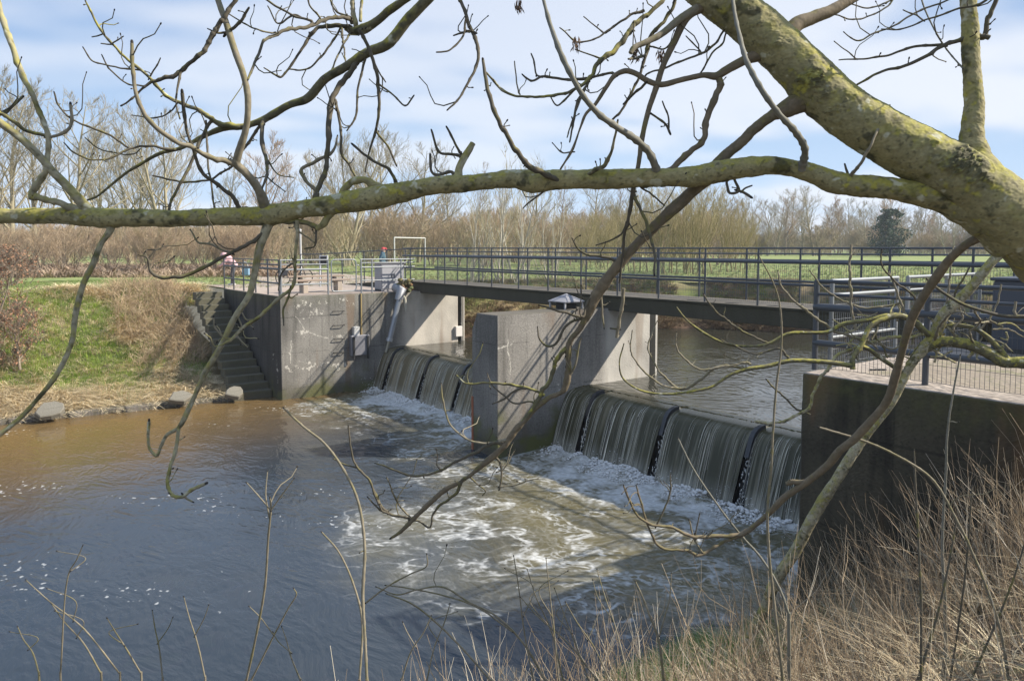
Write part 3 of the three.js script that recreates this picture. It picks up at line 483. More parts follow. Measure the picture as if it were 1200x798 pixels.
// ---------------------------------------------------------------- water
const edgeWater = std(0.07, 0.055, 0.03);
{
  const x0 = -26.2, x1 = -4.9, zs = [...range(-12.3, 1.6, 0.045), ...range(2.4, 60, 1.6)], z1 = 60, TZ = 14, xs = range(x0, x1, 0.045);
  const turb = (x, z) => { const d = z + 12.0, nearP = (x > XQ - 0.2 && x < XP + 0.2) ? ss(-1, 3, d - 2.6) : 1; return Math.exp(-Math.max(0, d) / 2.4) * nearP; };
  const wave = (x, z) => {
    const t = turb(x, z), wx = x + 0.5 * fbm(x * 0.3, z * 0.3, 1, 2), wz = z + 0.5 * fbm(x * 0.3, z * 0.3, 6, 2);
    return 0.020 * fbm(wx * 0.55 + wz * 0.35, wz * 0.6, 2, 3) + 0.008 * fbm(wx * 1.5 + wz * 0.9, wz * 2.9 - wx * 0.6, 5, 3) + 0.0022 * fbm(wx * 4.5, wz * 8, 8, 2) + t * (0.20 * fbm(wx * 1.1, wz * 1.3, 9, 4) + 0.07 * fbm(wx * 4, wz * 4, 3, 3)) + 0.05 * Math.exp(-(((z + 12.0) / 0.35) ** 2));
  };
  const g = grid(xs, zs, (x, z) => (z > 1.6 ? 0 : wave(x, z)));
  const uv = g.attributes.uv, p = g.attributes.position; for (let k = 0; k < p.count; k++) uv.setXY(k, (p.getX(k) - x0) / (x1 - x0), (p.getZ(k) + 12.3) / TZ);
  // foam: lace drawn out by the current, denser towards the foot of the falls
  const hash = (i, j, k) => { let h = Math.imul(i, 374761393) + Math.imul(j, 668265263) + Math.imul(k, 974634013) | 0; h = Math.imul(h ^ h >>> 13, 1274126177); return ((h ^ h >>> 16) >>> 0) / 4294967296; };
  const cell = (x, y, k) => { const ix = Math.floor(x), iy = Math.floor(y); let a = 9, b = 9; for (let i = -1; i < 2; i++) for (let j = -1; j < 2; j++) { const dx = ix + i + hash(ix + i, iy + j, k) - x, dy = iy + j + hash(ix + i, iy + j, k + 9) - y, d = Math.sqrt(dx * dx + dy * dy); if (d < a) { b = a; a = d; } else if (d < b) b = d; } return b - a; };
  const foamAt = (x, z) => {
    const d = z + 12.05, n0 = fbm(x * 0.35, z * 0.35, 3, 3);
    const bayR = x > XP ? 1 : 0, bayL = x < XQ ? 1 : 0, reach = bayR ? lerp(3.6, 5.6, ss(XP, XP + 3, x)) * ss(XR + 0.2, XR - 1.5, x) + 0.8 : bayL ? 3.5 * ss(XL - 0.2, XL + 1.2, x) : 2.5;
    let den = 1.22 - d / reach + n0 * 0.9; if (!bayR && !bayL && d < 1.9) den = 0.1;
    den = Math.max(den, 0.22 * ss(0.05, 0.4, fbm(x * 0.25 + z * 0.1, z * 0.2, 12, 3)) * ss(10.5, 4, d) * ss(-23.5, -18, x));
    const wx = x + 0.45 * fbm(x * 0.8, z * 0.8, 1, 3) + 0.1 * fbm(x * 3, z * 3, 2, 2), wz = z + 0.45 * fbm(x * 0.8, z * 0.8, 5, 3) + 0.1 * fbm(x * 3, z * 3, 7, 2);
    let f = 0;
    if (den > 0) { // filaments where warped noise crosses zero, torn by finer noise
      const q = 0.8 * fbm(x * 0.5 + 3, z * 0.5, 14, 3), rx = 0.604 * x - 0.797 * z, rz = 0.797 * x + 0.604 * z, ux = 0.95 * rx + 1.2 * q, uz = 1.0 * rz - 1.0 * q, lo = fbm(ux * 0.55, uz * 0.75, 3, 5), mi = fbm(ux * 1.3 + 7, uz * 1.6, 8, 5), hi = fbm(ux * 4.2, uz * 4.9, 12, 3), br = fbm(x * 8, z * 8, 8, 3), gap = ss(-0.12, 0.16, fbm(ux * 1.1, uz * 1.1, 40, 3) + 0.25 * br);
      const w1 = 0.028 + 0.055 * den, l1 = ss(w1, 0, Math.abs(lo) * (1 + 0.8 * br)) * gap, l2 = ss(w1 * 1.5, 0, Math.abs(mi) * (1 + 0.6 * br)) * (0.25 + 0.75 * gap), l3 = ss(0.14, 0.0, Math.abs(hi));
      f = Math.max(0.85 * l1 * ss(0, 0.45, den), 0.75 * l2 * ss(0.08, 0.6, den), 0.6 * l3 * ss(0.2, 0.9, den) * (0.3 + 0.7 * gap)) * (0.5 + 0.5 * ss(-0.25, 0.2, br + 0.4 * mi));
      f = Math.max(f, ss(0.62, 1.3, den - 0.55 * ss(1.0, 2.6, d) + 0.9 * mi + 0.7 * lo + 0.45 * br) * 0.9);
      f *= 0.75 + 0.25 * ss(-0.2, 0.2, fbm(x * 12, z * 12, 4, 2));
    }
    const fl = fbm(x * 0.42 + 0.3 * z, z * 0.25, 21, 3), fk = d > 2 ? fbm(x * 7.5, z * 9.5, 17, 3) : -1; // drifting flecks
    f = Math.max(f, 0.55 * ss(0.28, 0.36, fk + 0.30 * ss(0.05, 0.36, fl) - 0.235));
    return [clamp(f), den];
  };
  const TW = 1792, TH = 1200;
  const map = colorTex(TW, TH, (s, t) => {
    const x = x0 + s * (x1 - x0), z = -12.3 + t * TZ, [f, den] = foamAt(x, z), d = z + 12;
    let c = mix3([0.150, 0.098, 0.042], [0.034, 0.043, 0.054], ss(-24.5, -16, x - 0.35 * (z + 6) + 1.2 * fbm(x * 0.3, z * 0.3, 2, 3))); // murky body tint; bank reflection painted in brown far off, sky reflection bluish nearer
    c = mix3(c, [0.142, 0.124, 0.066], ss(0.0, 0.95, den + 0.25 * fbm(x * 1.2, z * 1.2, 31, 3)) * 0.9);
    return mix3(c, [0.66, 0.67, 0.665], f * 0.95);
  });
  const rough = dataTex(896, 600, (s, t) => { const f = foamAt(x0 + s * (x1 - x0), -12.3 + t * TZ)[0]; return 0.05 + 0.8 * f; });
  const rip = dataTex(512, 512, (s, t) => 0.5 + tileN(s, t, 9, 4, 5) * 0.8);
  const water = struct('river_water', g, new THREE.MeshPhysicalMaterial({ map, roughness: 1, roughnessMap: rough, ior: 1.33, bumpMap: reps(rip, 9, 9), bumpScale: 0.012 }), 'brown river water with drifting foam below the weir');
  // froth heaped at the foot of the falls
  const fr = new MB(), r = random(33);
  for (let k = 0; k < 5200; k++) { const b = r() < 0.52 ? bays[1] : bays[0], x = lerp(b.x0 + 0.15, b.x1 - 0.1, r()), q = r() ** 1.7, z = -12.14 + q * 0.8 + 0.2 * pn(x * 2, 1, 1), s = (0.008 + 0.026 * r()) * (1 - 0.5 * q); if (pn(x * 1.7, 4, 2) < -0.2 + q * 0.2) continue; fr.blob(V(x, wave(x, z) + 0.005 + 0.05 * (1 - q) * r(), z), s * 1.5, s * 0.8, s * 1.3, [0.64, 0.64, 0.63]); }
  for (let k = 0; k < 2600; k++) { const b = r() < 0.52 ? bays[1] : bays[0], x = lerp(b.x0 + 0.1, b.x1 - 0.05, r()), h = 0.04 + 0.5 * r() ** 2.2 * (0.6 + 0.8 * pn(x * 2.3, 1, 4)), q = 0.003 + 0.007 * r() ** 2; fr.blob(V(x, Math.max(0.03, h), -12.08 + 0.05 + 0.45 * r() * (0.4 + r())), q, q, q, [0.7, 0.7, 0.69]); }
  tag(mesh('foam', fr.geo(), vcol(0.9)), 'white froth heaped at the foot of the falling water', null, null, 'stuff');
}
{ // held-back water above the gates
  const g = grid(range(-27.5, 30, 0.11), range(-13.28, -34, 0.11), (x, z) => 1.449 + (0.022 * fbm(x * 1.1 + z * 0.5, z * 1.7 - x * 0.4, 4, 2) + 0.020 * fbm(x * 2.6, z * 4.2 + x, 6, 3)) * ss(-13.3, -14.6, z) + 0.004 * pn(x * 1.2, z * 1.2, 3));
  const rip = dataTex(512, 512, (s, t) => 0.5 + tileN(s, t, 14, 14, 4) * 0.9);
  g.index.array.reverse(); g.computeVertexNormals();
  struct('river_water', g, new THREE.MeshPhysicalMaterial({ color: new THREE.Color().setRGB(0.034, 0.034, 0.026), roughness: 0.06, ior: 1.33, bumpMap: reps(rip, 14, 5), bumpScale: 0.02 }), 'rippled still water held back above the weir');
  const m = new MB(), r = random(41); // weed and twigs caught on the lip
  for (const b of bays) for (let x = b.x0 + 0.05; x < b.x1; x += 0.02 + 0.03 * r()) { if (pn(x * 1.3, 2, 7) < -0.3) continue; const z = -13.24 + 0.05 * pn(x * 3, 1, 1) + 0.03 * r(), l = 0.03 + 0.11 * r() ** 2, a = (r() - 0.5) * 1.6; m.tube([V(x - l * Math.cos(a), 1.452, z - l * Math.sin(a) * 0.4), V(x, 1.464 + 0.012 * r(), z), V(x + l * Math.cos(a), 1.455, z + l * Math.sin(a) * 0.4)], 0.006 + 0.008 * r(), 4, [0.07 + 0.05 * r(), 0.06 + 0.03 * r(), 0.025], false); }
  tag(mesh('drift_weed', m.geo(), vcol(1)), 'dark line of weed and twigs caught on the lip of the weir', null, null, 'stuff');
}

// ---------------------------------------------------------------- stairs, toe of the bank, small things
{
  const t = thing('stone_stairs', 'worn mossy concrete stairs climbing the bank along the dark abutment wall', 'stairs', [-25.2, 0, -8.1]), r = random(51);
  const mats = [0, 1, 2].map((k) => concrete(1.5, 5, 0.4, { dark: [0.13, 0.12, 0.095], light: [0.32, 0.295, 0.24], seed: 60 + k, streak: -0.3, moss: 0, topMoss: 0.25, wet: -9, res: 60 }));
  for (let k = 0; k < 15; k++) {
    const x = -k * 0.352, y = 0.10 + k * 0.222, w = 0.66 - 0.012 * k + 0.03 * (r() - 0.5), g = new RoundedBoxGeometry(0.46, 0.30, w * 2, 2, 0.02); g.rotateX((r() - 0.5) * 0.02); g.rotateZ((r() - 0.5) * 0.03); g.translate(x - 0.12, y, -0.02 + 0.02 * r());
    const b = block(g, [0, 1, 2, 3, 4, 5].map(() => mats[k % 3])); mesh('step', b.geo, b.mats, t);
  }
  const toeM = concrete(14, 0, 0.4, { dark: [0.10, 0.09, 0.08], light: [0.26, 0.23, 0.20], seed: 70, streak: 0, wet: 0.18, moss: 0.3, res: 40 });
  const k = thing('concrete_kerb', 'long low concrete kerb along the foot of the far bank at the water line', 'kerb', [-25.2, 0, -2]); // in lengths, with joints
  for (let i = 0; i < 9; i++) { const za = -8.78 + i * 1.5, zb = za + 1.485, g = box(-0.34, 0.16, -0.4, 0.13 + 0.02 * r(), -0.74, 0.74, 0.02); g.rotateY(0.03 * (r() - 0.5)); g.translate(toeX((za + zb) / 2) + 25.2 - 0.02, 0, (za + zb) / 2 + 2); const b = block(g, [0, 1, 2, 3, 4, 5].map(() => toeM)); mesh('kerb_stone', b.geo, b.mats, k); }
  const stoneM = concrete(1, 5, 1, { dark: [0.38, 0.35, 0.30], light: [0.60, 0.56, 0.49], seed: 75, streak: -0.3, wet: -9, moss: 0 });
  const lumps = [[214, 470, 0.5, 0.26, 'pale broken concrete slab lying on the kerb midway along the far bank'], [277, 464, 0.4, 0.3, 'pale boulder beside the lowest stair step'], [60, 486, 0.5, 0.35, 'pale broken slab on the kerb near the left edge']];
  for (const [u, v, w, d, label] of lumps) {
    const q = atY(u, v, 0.25), pts = []; for (let i = 0; i < 9; i++) { const a = i / 9 * TAU, rr = 0.42 + 0.22 * r(); pts.push(new THREE.Vector2(Math.cos(a) * rr * d * 1.5, Math.sin(a) * rr * w * 1.3)); }
    const g = new THREE.ExtrudeGeometry(new THREE.Shape(pts), { depth: 0.13, bevelEnabled: true, bevelThickness: 0.025, bevelSize: 0.03, bevelSegments: 1 }); g.rotateX(-Math.PI / 2);
    const b = block(g, [0, 1, 2, 3, 4, 5].map(() => stoneM)), m = mesh('flat_stone', b.geo, b.mats); m.position.set(q.x - 0.3, 0.26, q.z); m.rotation.set(0.08, 0.3 * Math.sin(u), -0.55); tag(m, label, 'stone', null, 'thing');
  }
}
{ // bench on the far platform
  const t = thing('bench', 'low backless wooden bench with concrete feet behind the galvanised railing', 'bench', [-25.75, YP, -10.75]), wood = std(0.30, 0.23, 0.18, 0.8), con = std(0.40, 0.34, 0.28, 0.95), feet = std(0.05, 0.04, 0.035, 0.9);
  for (const [x, w, y] of [[-0.36, 0.2, 0.55], [-0.13, 0.22, 0.42], [0.12, 0.22, 0.42]]) mesh('plank', plain(box(x - w / 2, x + w / 2, y, y + 0.06, -1.15, 1.0, 0.012)), wood, t);
  for (const z of [-0.75, 0.55]) { mesh('foot', plain(box(-0.2, 0.2, 0, 0.418, z - 0.09, z + 0.09, 0.015)), con, t); mesh('bracket', plain(box(-0.42, -0.2, 0.32, 0.545, z - 0.05, z + 0.05, 0.01)), feet, t); }
}
{ // ventilation cowl on the pier
  const t = thing('vent_cowl', 'small grey hipped vent cowl standing on the concrete pier under the footbridge', 'vent', [-14.95, YP, -13.15]), c = std(0.22, 0.22, 0.24, 0.6), l = std(0.34, 0.34, 0.35, 0.5);
  const roof = new THREE.ConeGeometry(0.50, 0.2, 4, 1); roof.rotateY(Math.PI / 4); roof.translate(0, 0.30, 0); mesh('roof', roof.toNonIndexed(), c, t); roof.computeVertexNormals();
  mesh('skirt', plain(box(-0.345, 0.345, 0.175, 0.198, -0.345, 0.345, 0.008)), c, t);
  for (const sx of [-1, 1]) for (const sz of [-1, 1]) mesh('leg', plain(box(sx * 0.30 - 0.022, sx * 0.30 + 0.022, 0, 0.174, sz * 0.30 - 0.022, sz * 0.30 + 0.022, 0.006)), l, t);
  mesh('duct', plain(box(-0.2, 0.2, 0, 0.15, -0.2, 0.2, 0.02)), std(0.03, 0.03, 0.03, 0.8), t);
}
{ // information board by the ramp, white pole, goal frame
  const q = P(380, 327, 31), t = thing('information_board', 'small dark information board in a grey frame beside the sloping ramp railing', 'board', [q.x, YP, q.z], YAW - 0.3), y = 0.95;
  mesh('panel', plain(box(-0.17, 0.13, y, y + 0.3, -0.02, 0.02, 0.005)), std(0.015, 0.016, 0.018, 0.4), t); const f = std(0.45, 0.46, 0.48, 0.5);
  for (const x of [-0.2, 0.15]) mesh('post', plain(box(x - 0.025, x + 0.025, 0, y + 0.36, -0.03, 0.03, 0.008)), f, t); mesh('frame', plain(box(-0.174, 0.124, y + 0.302, y + 0.35, -0.028, 0.028, 0.008)), f, t);
  const w = atY(352.6, 323, YP - 0.04), pl = thing('white_pole', 'slim white pole standing on the path behind the wooden bench', 'pole', [w.x, YP - 0.04, w.z]), b = new MB(); b.bar(V(0, 0, 0), V(0, 2.72, 0), 0.055, 10); mesh('shaft', b.geo(), std(0.5, 0.5, 0.5, 0.5), pl); const cp = new MB(); cp.blob(V(0, 2.72, 0), 0.07, 0.06, 0.07, [1, 1, 1]); mesh('cap', cp.geo(), std(0.6, 0.6, 0.6, 0.5), pl);
  const g0 = P(462, 291, 62), g1 = P(498, 291, 66), gl = thing('goal_frame', 'white football goal frame standing in the meadow behind the footbridge', 'goal', [g0.x, 3.41, g0.z]), e = g1.clone().sub(g0).setY(0), wm = std(0.55, 0.55, 0.54, 0.5), H = 2.52;
  for (const k of [0, 1]) { const m = new MB(); m.bar(e.clone().multiplyScalar(k), e.clone().multiplyScalar(k).add(V(0, H, 0)), 0.055, 10); mesh('post', m.geo(), wm, gl); }
  const m = new MB(); m.bar(V(0, H, 0), e.clone().add(V(0, H, 0)), 0.045, 10); mesh('crossbar', m.geo(), wm, gl);
}
// ---------------------------------------------------------------- people and a bicycle, small in the distance
function figure(bones, cells, lo, hi) { // tapered capsules joined smoothly and meshed as one skin, coloured by the nearest bone
  const S = hi.clone().sub(lo), half = Math.max(S.x, S.y, S.z) / 2 * 1.05, C = lo.clone().add(hi).multiplyScalar(0.5), mc = new MarchingCubes(cells, new THREE.MeshBasicMaterial(), false, false, 60000);
  const dist = (p, b) => { const [A, B, ra, rb] = b, ab = B.clone().sub(A), t = clamp(p.clone().sub(A).dot(ab) / Math.max(1e-9, ab.lengthSq())); return p.distanceTo(A.clone().addScaledVector(ab, t)) - lerp(ra, rb, t); };
  const p = V(); for (let z = 0; z < cells; z++) for (let y = 0; y < cells; y++) for (let x = 0; x < cells; x++) {
    p.set((x - cells / 2) / (cells / 2), (y - cells / 2) / (cells / 2), (z - cells / 2) / (cells / 2)).multiplyScalar(half).add(C);
    let s = 0; for (const b of bones) s += Math.exp(-dist(p, b) * 45); mc.field[x + y * cells + z * cells * cells] = Math.log(Math.max(s, 1e-30)) / 45;
  }
  mc.isolation = 0; mc.update(); const n = mc.count, pos = new Float32Array(n * 3), nor = new Float32Array(n * 3), col = new Float32Array(n * 3);
  for (let k = 0; k < n; k++) {
    p.set(mc.positionArray[k * 3], mc.positionArray[k * 3 + 1], mc.positionArray[k * 3 + 2]).multiplyScalar(half).add(C); p.toArray(pos, k * 3);
    V(mc.normalArray[k * 3], mc.normalArray[k * 3 + 1], mc.normalArray[k * 3 + 2]).normalize().toArray(nor, k * 3);
    let bd = 9, bc = null; for (const b of bones) { const d = dist(p, b); if (d < bd) { bd = d; bc = b[4]; } } col.set(bc, k * 3);
  }
  const g = new THREE.BufferGeometry(); g.setAttribute('position', new THREE.BufferAttribute(pos, 3)); g.setAttribute('normal', new THREE.BufferAttribute(nor, 3)); g.setAttribute('color', new THREE.BufferAttribute(col, 3)); g.computeVertexNormals(); return g;
}
function hand(m, at, dir, side, col) { // palm and five curled fingers
  const d = dir.clone().normalize(), s = side.clone().normalize(), n = d.clone().cross(s);
  m.tube([at, at.clone().addScaledVector(d, 0.05), at.clone().addScaledVector(d, 0.09)], [0.024, 0.034, 0.03], 8, col);
  for (let k = 0; k < 4; k++) { const o = at.clone().addScaledVector(d, 0.085).addScaledVector(s, (k - 1.5) * 0.019), L = [0.06, 0.072, 0.068, 0.052][k]; m.tube([o, o.clone().addScaledVector(d, L * 0.5).addScaledVector(n, 0.012), o.clone().addScaledVector(d, L * 0.8).addScaledVector(n, 0.035)], [0.0095, 0.009, 0.007], 6, col); }
  const o = at.clone().addScaledVector(d, 0.035).addScaledVector(s, -0.03); m.tube([o, o.clone().addScaledVector(s, -0.025).addScaledVector(d, 0.03), o.clone().addScaledVector(s, -0.022).addScaledVector(d, 0.06)], [0.012, 0.011, 0.008], 6, col);
}
const withHands = (g, f) => { const m = new MB(); f(m); const h = m.geo().toNonIndexed(); return mergeGeometries([g, h]); };
{
  const pink = [0.58, 0.36, 0.38], trouser = [0.085, 0.08, 0.085], skin = [0.45, 0.29, 0.22], shoe = [0.62, 0.6, 0.58], q = atY(273, 334.5, YP);
  // bending forward to the left, local +x to the right of the picture
  const t = thing('person', 'person in a pale pink jacket and dark trousers bending beside the far platform railing', 'person', [q.x, YP, q.z], YAW);
  const hipL = V(0.06, 0.84, 0.09), hipR = V(0.06, 0.84, -0.09), chest = V(-0.20, 1.14, 0), neck = V(-0.31, 1.22, 0), head = V(-0.42, 1.26, 0);
  const bones = [[V(0.06, 0.88, 0), chest, 0.145, 0.165, pink], [chest, neck, 0.15, 0.09, pink], [neck, head, 0.07, 0.09, pink],
    [hipL, V(0.0, 0.46, 0.1), 0.1, 0.07, trouser], [V(0.0, 0.46, 0.1), V(0.07, 0.08, 0.11), 0.068, 0.048, trouser], [hipR, V(-0.08, 0.47, -0.1), 0.1, 0.07, trouser], [V(-0.08, 0.47, -0.1), V(-0.1, 0.08, -0.11), 0.068, 0.048, trouser],
    [V(0.09, 0.045, 0.11), V(-0.07, 0.035, 0.12), 0.045, 0.04, shoe], [V(-0.08, 0.045, -0.11), V(-0.24, 0.035, -0.12), 0.045, 0.04, shoe],
    [V(-0.2, 1.17, 0.17), V(-0.32, 0.93, 0.21), 0.062, 0.05, pink], [V(-0.32, 0.93, 0.21), V(-0.5, 0.84, 0.15), 0.048, 0.034, pink], [V(-0.2, 1.17, -0.17), V(-0.34, 0.95, -0.2), 0.062, 0.05, pink], [V(-0.34, 0.95, -0.2), V(-0.53, 0.9, -0.12), 0.048, 0.034, pink],
    [V(-0.42, 1.27, 0), V(-0.46, 1.23, 0), 0.1, 0.085, skin], [V(-0.53, 1.22, 0), V(-0.555, 1.205, 0), 0.018, 0.014, skin]];
  const g = withHands(figure(bones, 96, V(-0.72, -0.02, -0.4), V(0.3, 1.42, 0.4)), (m) => { hand(m, V(-0.5, 0.84, 0.15), V(-0.8, -0.5, -0.1), V(0, 0.1, 1), skin); hand(m, V(-0.53, 0.9, -0.12), V(-0.8, -0.5, 0.1), V(0, 0.1, -1), skin); for (const z of [-0.035, 0.035]) m.blob(V(-0.535, 1.25, z), 0.012, 0.012, 0.014, [0.05, 0.04, 0.03]); m.tube([V(-0.545, 1.17, -0.025), V(-0.55, 1.168, 0.025)], 0.007, 5, [0.32, 0.14, 0.12]); });
  mesh('body', g, vcol(0.85), t);
  const hood = new MB(); hood.blob(V(-0.37, 1.30, 0), 0.155, 0.125, 0.135, pink); mesh('hood', hood.geo(), vcol(0.85), t);
  const b = atY(288, 331, YP), bag = thing('shoulder_bag', 'light blue bag held low at the side of the person in pink', 'bag', [b.x, YP + 0.32, b.z], YAW), bm = new MB();
  const bg = new RoundedBoxGeometry(0.34, 0.40, 0.16, 4, 0.06); bg.translate(0, 0.2, 0); mesh('pouch', plain(bg), std(0.20, 0.33, 0.46, 0.8), bag); bm.tube([V(-0.13, 0.38, 0), V(-0.17, 0.55, 0), V(-0.10, 0.66, 0), V(0.04, 0.6, 0), V(0.13, 0.38, 0)], 0.014, 6, [1, 1, 1]); mesh('strap', bm.geo(), std(0.55, 0.58, 0.6, 0.8), bag);
}
{
  const coat = [0.05, 0.10, 0.14], trouser = [0.05, 0.05, 0.06], skin = [0.48, 0.31, 0.24], red = [0.55, 0.07, 0.08], shoe = [0.03, 0.03, 0.03], d = 39, q = P(448, 291, d);
  const t = thing('person', 'walker in a red cap and dark blue coat behind the control cabinet', 'person', [q.x, YP - 0.02, q.z], YAW);
  const bones = [[V(0, 0.88, 0), V(0, 1.16, 0), 0.14, 0.15, coat], [V(0, 1.16, 0), V(0.02, 1.36, 0), 0.16, 0.11, coat], [V(0.02, 1.36, 0), V(0.04, 1.46, 0), 0.055, 0.05, skin], [V(0.05, 1.54, 0), V(0.055, 1.47, 0), 0.095, 0.075, skin], [V(0.14, 1.5, 0), V(0.165, 1.49, 0), 0.02, 0.014, skin],
    [V(0, 0.86, 0.09), V(0.1, 0.47, 0.1), 0.095, 0.065, trouser], [V(0.1, 0.47, 0.1), V(0.1, 0.09, 0.1), 0.064, 0.045, trouser], [V(0, 0.86, -0.09), V(0.0, 0.47, -0.1), 0.095, 0.065, trouser], [V(0, 0.47, -0.1), V(-0.2, 0.12, -0.1), 0.064, 0.045, trouser],
    [V(0.08, 0.045, 0.1), V(0.24, 0.035, 0.11), 0.045, 0.04, shoe], [V(-0.22, 0.06, -0.1), V(-0.08, 0.035, -0.11), 0.045, 0.04, shoe],
    [V(0.01, 1.33, 0.19), V(-0.08, 1.07, 0.24), 0.06, 0.048, coat], [V(-0.08, 1.07, 0.24), V(0.06, 0.86, 0.23), 0.046, 0.034, coat], [V(0.01, 1.33, -0.19), V(0.05, 1.07, -0.25), 0.06, 0.048, coat], [V(0.05, 1.07, -0.25), V(0.2, 0.9, -0.23), 0.046, 0.034, coat]];
  const g = withHands(figure(bones, 96, V(-0.45, -0.02, -0.4), V(0.45, 1.7, 0.4)), (m) => { hand(m, V(0.06, 0.86, 0.23), V(0.3, -1, 0), V(1, 0, 0), skin); hand(m, V(0.2, 0.9, -0.23), V(0.4, -1, 0), V(1, 0, 0), skin); for (const z of [-0.032, 0.032]) { m.blob(V(0.135, 1.535, z), 0.012, 0.012, 0.014, [0.05, 0.04, 0.03]); m.blob(V(0.04, 1.52, z * 2.9), 0.022, 0.032, 0.012, skin); } m.tube([V(0.137, 1.455, -0.024), V(0.137, 1.455, 0.024)], 0.007, 5, [0.32, 0.14, 0.12]); });
  mesh('body', g, vcol(0.85), t); const cap = new MB(); cap.blob(V(0.04, 1.595, 0), 0.115, 0.075, 0.105, red); cap.tube([V(0.1, 1.59, 0), V(0.22, 1.575, 0)], [0.07, 0.05], 8, red); mesh('cap', cap.geo(), vcol(0.8), t);
}
{
  const q = atY(343, 335, YP), t = thing('bicycle', 'black bicycle parked on the far platform behind the corner of the railing', 'bicycle', [q.x - 0.6, YP, q.z - 0.3], YAW + 0.75), blk = std(0.02, 0.02, 0.022, 0.4, { metalness: 0.3 }), R = 0.33;
  for (const x of [-0.53, 0.53]) { const w = mesh('wheel', new THREE.TorusGeometry(R, 0.022, 8, 32).translate(x, R + 0.02, 0), std(0.015, 0.015, 0.015, 0.8), t); const s = new MB(); for (let k = 0; k < 14; k++) { const a = k / 14 * TAU; s.tube([V(x, R + 0.02, 0), V(x + Math.cos(a) * R, R + 0.02 + Math.sin(a) * R, 0)], 0.003, 3, [1, 1, 1], false); } mesh('spokes', s.geo(), std(0.4, 0.4, 0.4, 0.3, { metalness: 0.8 }), w); }
  const f = new MB(), B = V(-0.08, 0.3, 0), Sx = V(-0.22, 0.86, 0), Hd = V(0.36, 0.86, 0), r = V(-0.53, R + 0.02, 0), fr = V(0.53, R + 0.02, 0); for (const [a, b] of [[B, Sx], [B, Hd], [Sx.clone().lerp(B, 0.2), Hd], [r, B], [r, Sx.clone().lerp(B, 0.2)], [Hd.clone().add(V(-0.03, 0.12, 0)), fr]]) f.bar(a, b, 0.017, 8); mesh('frame', f.geo(), blk, t);
  mesh('saddle', plain(box(-0.36, -0.1, 0.93, 0.99, -0.08, 0.08, 0.03)), blk, t); const h = new MB(); h.tube([V(0.22, 1.02, -0.3), V(0.34, 1.06, -0.12), V(0.34, 1.06, 0.12), V(0.22, 1.02, 0.3)], 0.014, 8, [1, 1, 1]); h.bar(V(0.33, 0.96, 0), V(0.34, 1.06, 0), 0.014); mesh('handlebar', h.geo(), blk, t);
  const c = new MB(); c.bar(V(-0.08, 0.3, -0.06), V(-0.08, 0.3, 0.06), 0.02); c.bar(V(-0.08, 0.3, 0.06), V(0.06, 0.2, 0.07), 0.012); c.bar(V(-0.08, 0.3, -0.06), V(-0.22, 0.4, -0.07), 0.012); mesh('crank', c.geo(), blk, t); mesh('luggage_rack', plain(box(-0.72, -0.34, 0.72, 0.75, -0.07, 0.07, 0.01)), blk, t); mesh('pannier', plain(box(-0.72, -0.4, 0.42, 0.72, 0.08, 0.2, 0.03)), std(0.02, 0.022, 0.03, 0.9), t);
}

// ---------------------------------------------------------------- grass on the banks
function clump(seed, n, h, spread, width, droop) {
  const r = random(seed), p = [], idx = [];
  for (let k = 0; k < n; k++) {
    const a = r() * TAU, d = spread * Math.sqrt(r()), bx = Math.cos(a) * d, bz = Math.sin(a) * d, la = a + (r() - 0.5) * 1.6, L = h * (0.5 + 0.7 * r()), dr = droop * (0.6 + 0.8 * r()), w = width * (0.6 + 0.7 * r()), b0 = p.length / 3, sx = -Math.sin(la), sz = Math.cos(la);
    for (let s = 0; s <= 3; s++) { const t = s / 3, out = L * dr * t * t, up = L * (t - 0.55 * dr * t * t * 0.9), ww = w * (1 - t * 0.85) / 2; const x = bx + Math.cos(la) * out, z = bz + Math.sin(la) * out; p.push(x - sx * ww, up, z - sz * ww, x + sx * ww, up, z + sz * ww); }
    for (let s = 0; s < 3; s++) { const q = b0 + s * 2; idx.push(q, q + 1, q + 2, q + 1, q + 3, q + 2); }
  }
  const g = new THREE.BufferGeometry(); g.setAttribute('position', new THREE.Float32BufferAttribute(p, 3)); g.setIndex(idx); g.computeVertexNormals(); return g;
}
function scatter(name, label, geo, mat, spots) { // spots: [x, y, z, turn, scale, rgb, tilt, tiltDir, yscale]
  const m = new THREE.InstancedMesh(geo, mat, spots.length), o = new THREE.Object3D(), c = new THREE.Color(), q = new THREE.Quaternion(), ax = V();
  spots.forEach((s, k) => { o.position.set(s[0], s[1], s[2]); o.quaternion.setFromAxisAngle(ax.set(0, 1, 0), s[3]); if (s[6]) { q.setFromAxisAngle(ax.set(-Math.sin(s[7]), 0, Math.cos(s[7])), -s[6]); o.quaternion.premultiply(q); } o.scale.set(s[4], s[4] * (s[8] || 1), s[4]); o.updateMatrix(); m.setMatrixAt(k, o.matrix); m.setColorAt(k, c.setRGB(...s[5])); });
  m.name = numbered(name); m.castShadow = m.receiveShadow = true; scene.add(m); return tag(m, label, null, null, 'stuff');
}
const leafMat = new THREE.MeshPhysicalMaterial({ color: 0xffffff, roughness: 0.85, side: THREE.DoubleSide, transmission: 0.3, thickness: 0 });
const dryMat = new THREE.MeshStandardMaterial({ color: 0xffffff, roughness: 0.85, side: THREE.DoubleSide });
